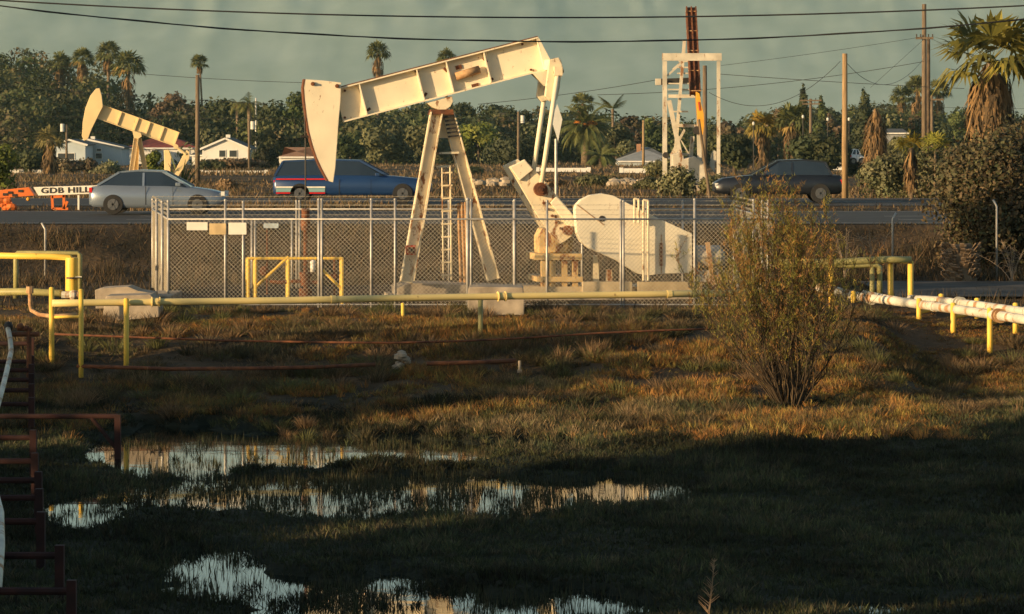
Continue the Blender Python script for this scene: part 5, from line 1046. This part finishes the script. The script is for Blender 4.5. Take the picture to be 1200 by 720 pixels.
for a_, b_, r in ((8, 236, .14), (3, 240, .12), (13, 243, .17), (7, 244, .12), (0, 236, .15)): m.ball(P(a_, b_, Ym), r, 8, (1.3, 1, .9))
for a_, b_ in (((-10, 246), (12, 234)), ((0, 233), (4, 246)), ((-15, 238), (14, 240)), ((10, 232), (16, 246))): m.beam(P(*a_, Ym), P(*b_, Ym), .12, .1)
m.build('hitch_frame', M['orange'], oe)
m = MB()
for a_, b_ in ((12, 226), (17, 229), (24, 224), (6, 228)): m.box(P(a_, b_, Ym - .01), (.16, .04, .09))
m.build('slot', M['dark'], oe)
m = MB(); m.ball(P(33, 233.5, Ym), .07); tag(m.build('warning_lamp', M['amber']), 'small amber reflector below the orange boom', 'reflector')

# ------------------------------------------------------------------ houses
def house(px0, px1, eave, ridge, base, Y, D, label, wall, roofm, gable='front', wins=(), chim=None, over=.35, garage=None, ridge_px=None, porch=False):
    x0, x1 = (px0 - 600) * Y / F, (px1 - 600) * Y / F; ze = HC - (eave - HY) * Y / F; zr_ = HC - (ridge - HY) * Y / F; zb = min(HC - (base - HY) * Y / F, G((x0 + x1) / 2, Y)) - .3; xm = (x0 + x1) / 2 if ridge_px is None else (ridge_px - 600) * Y / F
    root = empty('house', ((x0 + x1) / 2, Y, zb + .3), label, 'house'); m = MB()
    if gable == 'front':
        q = [Vector((x0, Y, zb)), Vector((x1, Y, zb)), Vector((x1, Y, ze)), Vector((xm, Y, zr_)), Vector((x0, Y, ze))]; m.prism(q, [p + Vector((0, D, 0)) for p in q]); m.build('wall', M[wall], root)
        for sgn, xe in ((-1, x0), (1, x1)):
            m = MB(); sl_ = (zr_ - ze) / (abs(xm - xe)); e = Vector((xe + sgn * over, Y - over, ze - sl_ * over + .06)); r0 = Vector((xm, Y - over, zr_ + .06)); t = Vector((0, 0, .16)); q = [e, r0, r0 + t, e + t]; m.prism(q, [p + Vector((0, D + 2 * over, 0)) for p in q]); rr = m.build('roof', M[roofm], root)
            m = MB(); m.beam(e + Vector((0, -.03, .06)), r0 + Vector((0, -.03, .06)), .05, .26); m.build('fascia', M['stucco'], rr)
    else:
        m.box(((x0 + x1) / 2, Y + D / 2, (zb + ze) / 2), (x1 - x0, D, ze - zb)); m.build('wall', M[wall], root)
        m = MB(); o = over; hx = (D / 2) * .9 if gable == 'hip' else 0
        a_ = [Vector((x0 - o, Y - o, ze)), Vector((x1 + o, Y - o, ze)), Vector((x1 + o, Y + D + o, ze)), Vector((x0 - o, Y + D + o, ze)), Vector((x0 + hx, Y + D / 2, zr_)), Vector((x1 - hx, Y + D / 2, zr_))]
        m.add(a_, [(0, 1, 5, 4), (2, 3, 4, 5), (0, 4, 3), (1, 2, 5), (3, 2, 1, 0)]); rr = m.build('roof', M[roofm], root)
        m = MB(); m.box(((x0 + x1) / 2, Y - o - .03, ze - .06), (x1 - x0 + 2 * o, .05, .2)); m.build('fascia', M['stucco'], rr)
    for (wx0, wx1, wy0, wy1) in wins:
        a_, b_ = P(wx0, wy0, Y), P(wx1, wy1, Y); m = MB(); c = ((a_.x + b_.x) / 2, Y - .03, (a_.z + b_.z) / 2); m.box(c, (b_.x - a_.x + .16, .10, a_.z - b_.z + .16)); f_ = m.build('window', M['stucco'], root)
        m = MB(); m.box((c[0], Y - .085, c[2]), (b_.x - a_.x, .02, a_.z - b_.z)); m.build('pane', M['winframe'], f_)
    if chim:
        cx, ct, cb, mt = chim; a_ = P(cx, ct, Y + D * .3); m = MB(); m.box((a_.x, Y + D * .4, (a_.z + zr_ - 1.2) / 2), (.6, .6, a_.z - zr_ + 1.2)); m.build('chimney', M[mt], root)
    return root
house(62, 100, 170.5, 165, 189, 446, 8, 'pale blue garage wing with low grey gable at the far left', 'stucco_blue', 'roof_grey', wins=((68, 87, 180, 187),))
house(83, 143, 174, 164, 191, 455, 9, 'pale blue house with dark grey roof and an arched window at the far left', 'stucco_blue', 'roof_grey', wins=((112.5, 119.5, 180, 186), (113.5, 118.5, 174.5, 177)), ridge_px=100, chim=(108, 160, 166, 'stucco'))
house(147, 230, 173.5, 158, 186, 470, 11, 'long white house with a red hipped roof behind the small pump jack', 'stucco', 'roof_red', 'hip', wins=((178, 186, 176, 181), (215, 222, 176, 181)))
house(237, 291, 175, 163.5, 190, 440, 12, 'white gable house with two pale windows right of the wooden pole', 'stucco', 'roof_grey', wins=((257, 264, 176.5, 184), (269, 277.5, 176.5, 184)), chim=(266.5, 158, 164, 'stucco'))
house(225, 243, 182, 179, 188, 450, 6, 'low white outbuilding left of the white gable house', 'stucco', 'roof_grey', 'side')
house(327, 366, 184, 173, 190, 430, 9, 'house with tan orange roof partly behind the horse head', 'stucco', 'roof_tan', 'hip')
house(724, 790, 189, 173, 196, 430, 10, 'grey roofed low house left of the white guard frame', 'stucco_blue', 'roof_pale', 'hip', chim=(749, 169, 176, 'roof_tan')) if 'roof_pale' in M else None
house(1035, 1062, 156, 151, 166, 460, 8, 'grey roofed building glimpsed behind the dead palm', 'roof_pale', 'roof_grey', 'side')
def lowwall(px0, px1, yt, Y, lab, h=.55):
    a_, b_ = at(px0, Y), at(px1, Y); zt = HC - (yt - HY) * Y / F; m = MB(); n_ = max(1, int((b_[0] - a_[0]) / 6)); 
    m.box(((a_[0] + b_[0]) / 2, Y, zt - .45), (b_[0] - a_[0], .25, .9))
    for k in range(n_ + 1): x_ = a_[0] + (b_[0] - a_[0]) * k / n_; m.box((x_, Y, zt - .40), (.4, .33, .95))
    tag(m.build('low_wall', M['stucco']), lab, 'wall', 'low white walls in front of the houses')
lowwall(-20, 98, 199, 330, 'low white wall strip in front of the pale blue house at the left'); lowwall(236, 312, 200.2, 330, 'low white wall strip below the white gable house'); lowwall(630, 690, 197, 330, 'low white wall strip beside the date palm'); lowwall(728, 775, 197.5, 330, 'low white wall strip left of the white guard frame'); lowwall(962, 1000, 189.5, 340, 'low white wall strip behind the tan utility pole')
# parked white car far behind
car(996, 1012, 300, 'white_paint' if False else 'car_white', 'tiny white car parked far off right of the tan utility pole', sedan_body, [(.06, .93, .95), (.22, .92, 1.38), (.36, .90, 1.43), (.54, .90, 1.40), (.74, .86, .90)], 1.38, zg_=P(0, 193, 300).z) if 'car_white' in M else None
# stones in field
rs = np.random.default_rng(12)
for (cx, cy, n_, lab) in ((584, 212, 46, 'heap of pale broken stones in the field right of the samson post'), (745, 216, 46, 'heap of pale broken stones in the field right of the small date palm')):
    Y = 195; root = empty('stone_heap', at(cx, Y), lab, 'stones')
    for i in range(n_):
        m = MB(); x_ = P(cx + rs.normal() * 13, 0, Y).x; y_ = Y + rs.normal() * 4; m.ball((x_, y_, G(x_, y_) + .12 + rs.random() * .3), .12 + .2 * rs.random(), 6, (1.3, 1, .7)); m.build('stone', M['concrete'], root)

# ------------------------------------------------------------------ poles and cables
def pole(px, top, Y, r, lab, lean=0, arms=(), extra=None, mat='wood', cans=()):
    b_ = Vector(at(px, Y)); t = P(px, top, Y); root = empty('utility_pole', b_, lab, 'utility pole'); tt = Vector((t.x + lean, Y, t.z))
    m = MB(); m.tube(b_ - Vector((0, 0, .4)), tt, r * 1.15, r * .9, 12); m.build('pole', M[mat], root, True)
    for py, hw_ in arms:
        p = P(px, py, Y); m = MB(); m.box((p.x, Y - r - .06, p.z), (hw_ * 2, .12, .14)); ar = m.build('cross_arm', M[mat], root)
        m = MB()
        for sx_ in (-.9, -.45, .45, .9): m.tube((p.x + sx_ * hw_, Y - r - .06, p.z + .05), (p.x + sx_ * hw_, Y - r - .06, p.z + .25), .04)
        m.build('insulator', M['dark'], ar)
    for dx, py in cans: p = P(px, py, Y); m = MB(); m.tube((p.x + dx, Y - .1, p.z - .45), (p.x + dx, Y - .1, p.z + .45), .24, n=12); m.build('transformer', M['galv2'], root)
    return root
M['galv2'] = pbr('pale_grey_enamel', (.55, .55, .5), .5, var=.1); M['wood_tan'] = pbr('tan_wood_pole', (.36, .24, .12), .85, var=.3, scale=3, stretch=(8, 8, .6))
pole(231.5, 88, 215, .15, 'plain weathered wooden pole right of the small pump jack')
pole(990, 63, 131.5, .115, 'tan wooden pole without cross arms beyond the highway', mat='wood_tan')
pole(1083, 5, 200, .15, 'tall dark utility pole with cross arm, left one of the double pole', arms=((45, .55),)); pole(1088, 46, 201, .12, 'shorter pole strapped to the right side of the tall dark pole', mat='bark')
pole(1092, 112, 260, .13, 'small pole with cross arm just right of the double pole', arms=((117, .9),))
pole(826, 77, 176, .13, 'wooden pole standing just inside the white guard frame at its right')
pole(818, 130, 131.4, .075, 'thin leaning pole crossing the foot of the white guard frame') if False else None
m = MB(); a_ = P(819, 140, 131.4); b_ = Vector(at(833, 131.4)); m.tube(b_ - Vector((0, 0, .3)), a_, .07, .05); tag(m.build('leaning_pole', M['wood']), 'thin wooden pole leaning across the foot of the white guard frame', 'pole')
pole(950, 116, 330, .16, 'small far utility pole with cross arm above the black car', arms=((118, 1.1), (122, .9)), cans=()); pole(607.5, 131, 380, .16, 'small far utility pole with a transformer left of the pitman arms', cans=((.5, 140),))
pole(292, 163, 360, .13, 'far pole with white transformer at the corner of the gable house', cans=((.4, 145),)) if False else pole(292, 140, 360, .13, 'far pole with white transformer at the corner of the gable house', cans=((.4, 147),))
pole(78, 146, 360, .13, 'far pole with white transformer left of the pale blue house', cans=((-.45, 150),)); pole(754, 141, 400, .16, 'small far pole left of the white guard frame', mat='wood_tan'); pole(300, 115, 480, .14, 'pale thin far mast right of the drooping palm', mat='galv2')
for px, py, Y, lab in ((861 + 22, 145, 300, 'white lamp head on the dark tree left of the skirted palm'), (941, 137, 300, 'white lamp head right of the second skirted palm'), (970, 140, 300, 'white twin lamp between the far pole and the tan pole'), (995, 140, 300, 'white lamp head just right of the tan pole')):
    root = empty('yard_lamp', at(px, Y), lab, 'lamp'); m = MB(); t = P(px, py, Y); m.tube(Vector(at(px, Y)), t, .05); m.build('pole', M['dark'], root); m = MB(); m.ball(t, .13, 8, (1, 1, 1.4)); m.build('lamp_head', M['galv2'], root)
# sign pole behind the pitman arms
root = empty('road_sign', at(651, 94), 'back of a grey diamond road sign on a thin post behind the pitman arms', 'sign'); t = P(651.5, 163, 94)
m = MB(); m.tube(Vector(at(651.5, 94)), t, .045); m.build('post', M['galv'], root)
q = [P(a_, b_, 94.1) for a_, b_ in ((646, 140), (653, 122), (659, 140), (654, 166))]; m = MB(); m.prism(q, [p + Vector((0, .02, 0)) for p in q]); m.build('plate', M['galv2'], root)
def cable(lab, pts, Y, r, name='cable', Y1=None):
    # pts are rows/columns along a hanging wire; smoothed to a curve
    q = []; Y1 = Y if Y1 is None else Y1; xs_ = [p[0] for p in pts]; c = np.polyfit(xs_, [p[1] for p in pts], min(2, len(pts) - 1))
    for x_ in np.linspace(xs_[0], xs_[-1], 40): yy = Y + (Y1 - Y) * (x_ - xs_[0]) / (xs_[-1] - xs_[0]); q.append(P(x_, np.polyval(c, x_), yy))
    m = MB(); m.path(q, r * .6, 6); return tag(m.build(name, M['cable']), lab, 'cable', 'overhead cables')
def near_cable(lab, k, y0, xc, Y, r, twist=False):
    q = [];
    for X in np.linspace(-30, 30, 160): px = 600 + X * F / Y; q.append(P(px, y0 - k * (px - xc) ** 2, Y))
    m = MB(); m.path(q, r, 8)
    if twist:
        q2 = [p + Vector((0, math.cos(i * .9) * r * 1.2, math.sin(i * .9) * r * 1.2)) for i, p in enumerate(q)]; m.path(q2, r * .7, 6)
    tag(m.build('cable', M['cable']), lab, 'cable', 'overhead cables')
near_cable('thick black cable across the whole sky, upper of the two', 4.7e-5, 20.8, 655, 50, .012)
near_cable('thick twisted black cable across the whole sky, lower of the two', 9.3e-5, 49, 672, 48, .010, True)
for sx_, lab in ((-30.2, 'wooden cable pole left outside the picture'), (30.2, 'wooden cable pole right outside the picture')):
    root = empty('utility_pole', (sx_, 49, G(sx_, 49)), lab, 'utility pole'); m = MB(); m.tube((sx_, 49, G(sx_, 49) - .3), (sx_, 49, 11.5), .16, .13, 12); m.build('pole', M['wood'], root, True)
    m = MB(); m.box((sx_, 49, 6.4), (.14, 2.6, .14)); m.build('cross_arm', M['wood'], root)
cable('thin wire from the double pole down to the left past the tan pole', [(700, 112), (840, 102), (990, 90), (1083, 71)], 190, .03)
cable('thin wire rising right from the left dark trees to the guard frame', [(560, 122), (640, 115), (700, 104), (776, 93)], 180, .028)
cable('thin wire crossing behind the tan pole and sloping down right', [(842, 87), (900, 91), (990, 97), (1130, 104)], 190, .03)
cable('slack wire sagging from the guard frame to the tan pole', [(842, 114), (880, 124), (940, 120), (990, 66)], 150, .022, 'cable') if False else cable('slack wire sagging right of the guard frame', [(831, 108), (865, 123), (900, 123), (940, 108), (985, 72)], 150, .022)
cable('short slack wire from the tan pole to the double pole', [(992, 74), (1015, 93), (1040, 99), (1060, 92), (1083, 68)], 160, .022, 'cable', 198)
cable('thin straight wire high right of the guard frame', [(845, 77), (960, 62), (1083, 43)], 198, .022)
cable('steep stay wire left of the double pole top', [(1020, 103), (1083, 46)], 198, .018)
cable('thin wire across the dark hill at the far left, upper', [(-10, 67), (90, 82), (240, 90), (360, 98)], 250, .035)
cable('thin wire across the dark hill at the far left, middle', [(-10, 98), (150, 112), (300, 122), (420, 124)], 240, .03)
cable('thin wire across the dark hill at the far left, lower', [(-10, 135), (120, 139), (230, 138), (420, 140)], 240, .03)
cable('lowest thin wire before the pale blue house', [(-10, 153), (90, 155), (230, 158)], 230, .022)
cable('thin wire behind the pitman arms over the treetops', [(560, 140), (620, 142), (720, 145), (780, 143)], 300, .03)
cable('thin wire to the right edge past the big palm', [(1000, 127), (1090, 126), (1210, 128)], 260, .025)
cable('thin wire from the double pole to the right edge', [(1090, 45), (1120, 58), (1210, 76)], 198, .022)
